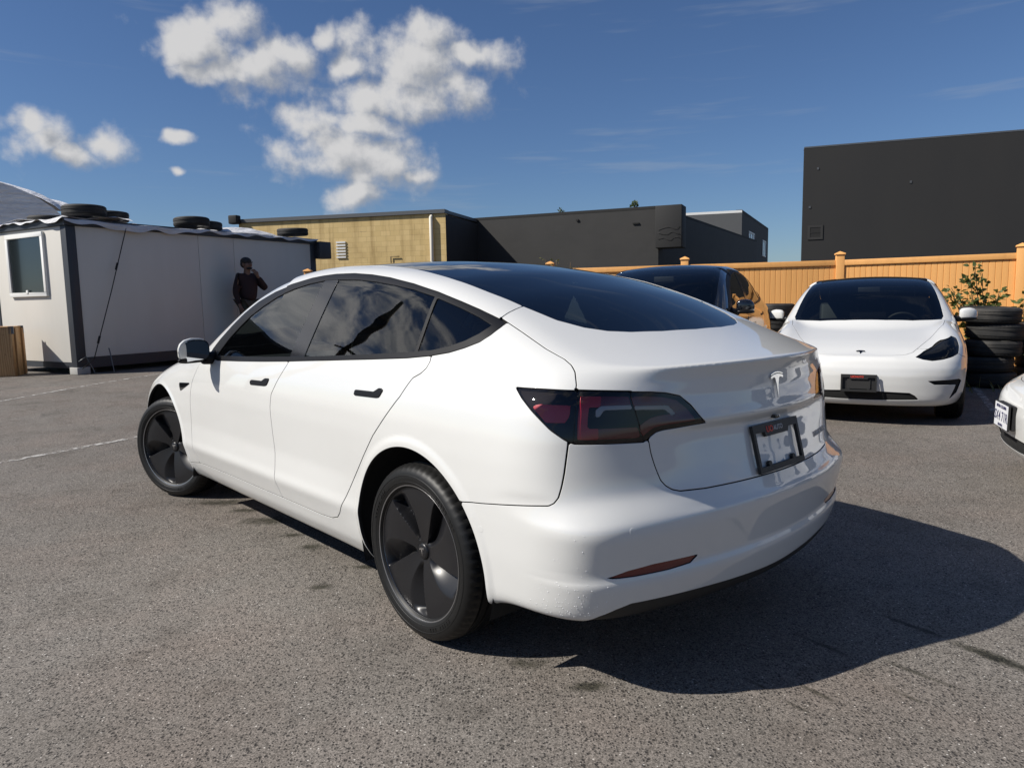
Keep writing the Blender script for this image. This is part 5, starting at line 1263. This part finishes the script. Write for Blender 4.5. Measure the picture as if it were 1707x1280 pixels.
def ball(mb, c, r, n1=12, n2=8):
    V = [(c[0] + r[0]*math.sin(math.pi*j/n2)*math.cos(2*math.pi*i/n1), c[1] + r[1]*math.sin(math.pi*j/n2)*math.sin(2*math.pi*i/n1), c[2] + r[2]*math.cos(math.pi*j/n2)) for j in range(n2+1) for i in range(n1)]
    mb.add(V, [(j*n1+i, (j+1)*n1+i, (j+1)*n1+(i+1) % n1, j*n1+(i+1) % n1) for j in range(n2) for i in range(n1)], True)
ball(fa, (.145, 0, 1.70), (.022, .016, .028)); ball(fa, (.125, 0, 1.655), (.018, .026, .009)); ball(fa, (.03, .098, 1.705), (.022, .012, .032)); ball(fa, (.03, -.098, 1.705), (.022, .012, .032)); fa.build('face_features', M['skin'], ps)
ey = MB(); ball(ey, (.128, .034, 1.735), (.010, .014, .009)); ball(ey, (.128, -.034, 1.735), (.010, .014, .009)); ey.box((.122, .015, 1.752), (.136, .055, 1.760)); ey.box((.122, -.055, 1.752), (.136, -.015, 1.760)); ey.build('eyes', M['hair'], ps)
hr = MB(); ball(hr, (-.004, 0, 1.768), (.112, .104, .086), 20, 12); ball(hr, (-.035, 0, 1.715), (.082, .100, .085), 16, 10); hr.build('hair', M['hair'], ps)
bd = MB(); ball(bd, (.085, 0, 1.630), (.055, .064, .030), 14, 8); bd.build('beard', M['hair'], ps)
pd = Vector((-7.2, 12.0, 0)) + Vector((.5, .866, 0)) * 3.22 + Vector((.866, -.5, 0)) * .42
step = MB().box((-.5, -.4, 0), (.5, .4, .20)).build('concrete_step', M['concrete'], bevel=.01); step.location = (pd.x, pd.y, terrain(pd.x, pd.y) - .005); step.rotation_euler = (0, 0, math.atan2(.866, .5)); tag(step, kind='structure')
ps.location = (pd.x, pd.y, terrain(pd.x, pd.y) + .193); ps.rotation_euler = (0, 0, -.55)
# ----------------------------------------------------------------------------
# THE CARS
# ----------------------------------------------------------------------------
root, BODY, SHELL, LID, RB = build_car()
cabin(root)
for sd in (1, -1): door_mirror(root, sd)
HOODP = [o for o in root.children if o.name.startswith('hood')][0]
Mx = Matrix(((0, .10, -1, -.9285), (-1, 0, 0, 0), (0, 1, .10, .945), (0, 0, 0, 1)))
e = MB(); emblem(e, .086, .004, Mx); sharpen(e.build('emblem', M['chrome'], LID))
hz = float(BODY.raycast(np.array([3.55, 0, 2.0]), np.array([0, 0, -1.]))[0][2]); upv = Vector((-.86, 0, .51)).normalized(); outv = Vector((0, 1, 0)).cross(upv)
Mx = Matrix(((0, upv.x, outv.x, 3.55), (1, 0, 0, 0), (0, upv.z, outv.z, hz + .001), (0, 0, 0, 1)))
e = MB(); emblem(e, .080, .003, Mx); e.build('emblem', M['gloss_black'], HOODP)
me = text_mesh('DUAL MOTOR', .028, .0008, 'CENTER', .0004); me.materials.append(M['ltgrey']); o = bpy.data.objects.new('lettering', me); link(o, LID)
pr, _ = BODY.raycast(np.array([-2., -.45, .716]), np.array([1., 0, 0])); gq = BODY.grad(pr[None])[0]; gq /= np.linalg.norm(gq); nv_ = Vector(gq); rt_ = Vector((0, 0, 1)).cross(nv_).normalized(); up_ = nv_.cross(rt_)
pr = Vector(pr) + nv_ * .0015; o.matrix_local = Matrix(((rt_.x, up_.x, nv_.x, pr.x), (rt_.y, up_.y, nv_.y, pr.y), (rt_.z, up_.z, nv_.z, pr.z), (0, 0, 0, 1)))
cmv = MB().box((-.018, -.014, -.006), (.012, .014, .006)).build('rear_camera', M['gloss_black'], LID, loc=(-.918, 0, .838), bevel=.003)
# gear common to all copies: wheels
wheel0 = wheel_mesh()
def put_wheels(car, steer, first):
    for i, (wx, sd) in enumerate(((0, 1), (0, -1), (2.875, 1), (2.875, -1))):
        w = wheel0 if (first and i == 0) else copy_tree(wheel0); w.parent = car; w.location = (wx, sd * .79, .334); w.rotation_euler = (0, .35 * i + .12, 0)
        w.rotation_mode = 'XYZ'; w.rotation_euler = Euler((0, 0, (steer if wx > 1 else 0) + (0 if sd > 0 else math.pi)))
        w.matrix_local = Matrix.Translation((wx, sd * .79, .334)) @ Matrix.Rotation((steer if wx > 1 else 0) + (0 if sd > 0 else math.pi), 4, 'Z') @ Matrix.Rotation(WHEEL_TURN[i], 4, 'Y')
WHEEL_TURN = (.18, 1.0, .05, 2.0)
car2, car3, suv = copy_tree(root), copy_tree(root), copy_tree(root)
put_wheels(root, .41, True)
for c in (car2, car3, suv): put_wheels(c, 0, False)
UO = [('UO', -.080, .027, 'redprint'), ('AUTO', -.034, .021, 'ltgrey'), ('. CA', .045, .014, 'ltgrey')]
UOF = [('UO', -.080, .027, 'redprint'), ('AUTO', -.034, .021, 'redprint'), ('. CA', .045, .014, 'ltgrey')]
plate_frame(root, (-.9330, 0, .738), .24, -1, [('UO', -.070, .030, 'redprint'), ('AUTO', -.022, .023, 'ltgrey')])
def black_panel(fr, Mx): MB().box((-.10, -.055, -.012), (.10, .050, -.002), Mx).build('bracket', M['darkpanel'], fr); MB().box((-.152, -.078, -.03), (.152, .078, -.013), Mx).build('bracket', M['plastic'], fr)
plate_frame(car2, (3.742, 0, .413), .02, 1, [('UO', -.070, .030, 'redprint'), ('AUTO', -.022, .023, 'redprint')], plate=black_panel)
def white_plate(fr, Mx):
    MB().box((-.150, -.076, .002), (.150, .076, .014), Mx).build('number_plate', M['plate'], fr); MB().box((-.152, -.078, -.03), (.152, .078, -.013), Mx).build('bracket', M['plastic'], fr)
    for txt, yy, sz in (('BRITISH COLUMBIA', .055, .026), ('SX4 71R', -.008, .085), ('BEAUTIFUL', -.062, .022)):
        m_ = text_mesh(txt, sz, .0005, 'CENTER', .0008); m_.materials.append(M['ink']); o = bpy.data.objects.new('lettering', m_); link(o, fr); o.matrix_local = Mx @ Matrix.Translation((0, yy, .0148))
plate_frame(car3, (3.742, 0, .46), .02, 1, [], plate=white_plate)
# black car: the same family of body, taller, in black paint
def repaint(o, swap):
    if o.type == 'MESH':
        for s in o.material_slots:
            if s.material in swap: m_ = swap[s.material]; s.link = 'OBJECT'; s.material = m_
    for ch in o.children: repaint(ch, swap)
repaint(suv, {M['white']: M['darkpaint'], M['seat']: M['cabin']})
for c in (car2, car3): repaint(c, {M['seat']: M['cabin']})
root.name = 'parked_car'; root.location = (CAR[0], CAR[1], 0); root.rotation_euler = (0, 0, CAR[2]); tag(root, 'white saloon in the foreground seen from behind with empty plate frame', 'car')
car2.location = (5.0389, 10.1538, 0); car2.rotation_euler = (0, 0, -2.0563); tag(car2, 'white car parked nose out in front of the orange fence, black plate holder', 'car')
car3.location = (6.66, 3.28, 0); car3.rotation_euler = (0, 0, math.radians(159)); tag(car3, 'white car at the right picture edge, only its nose and number plate visible', 'car')
suv.location = (2.58, 10.08, 0); suv.rotation_euler = (0, 0, -2.0563); suv.scale = (1, 1, 1.125); tag(suv, 'black crossover parked by the fence, mostly hidden behind the foreground car', 'car')
# water drops left on the lower corner of the bumper
rnd = np.random.RandomState(2); dm = MB(); M['drop'] = mat('water_drop', (.80, .80, .79), .02, 0, 1.0)
_v, _n = SHELL.V, SHELL.N; _w = np.where((_v[:, 1] > .74) & (_v[:, 0] < -.50) & (_v[:, 2] > .298) & (_v[:, 2] < .57) & (_n[:, 2] > -.5), np.exp(-((_v[:, 2] - .32) / .07) ** 2) * np.exp(-((_v[:, 0] + .69) / .09) ** 2) + .035 * np.exp(-((_v[:, 0] + .74) / .09) ** 2), 0)
for i in rnd.choice(len(_v), 130, replace=False, p=_w / _w.sum()):
    nv = Vector(_n[i]); a = nv.orthogonal().normalized(); b_ = nv.cross(a); r = rnd.uniform(.0006, .0019); P0 = Vector(_v[i]) + a * rnd.uniform(-.005, .005) + b_ * rnd.uniform(-.005, .005); V = [P0 + nv * r * .7]
    for rr, hh in ((.6, .52), (1, -.1)):
        for q in range(6): t = q * math.pi / 3; V.append(P0 + (a * math.cos(t) + b_ * math.sin(t)) * r * rr + nv * r * hh)
    dm.add(V, [(0, 1 + q, 1 + (q + 1) % 6) for q in range(6)] + [(1 + q, 7 + q, 7 + (q + 1) % 6, 1 + (q + 1) % 6) for q in range(6)], True)
o = dm.build('water_drops', M['drop'], root, fix=False); o['kind'] = 'stuff'
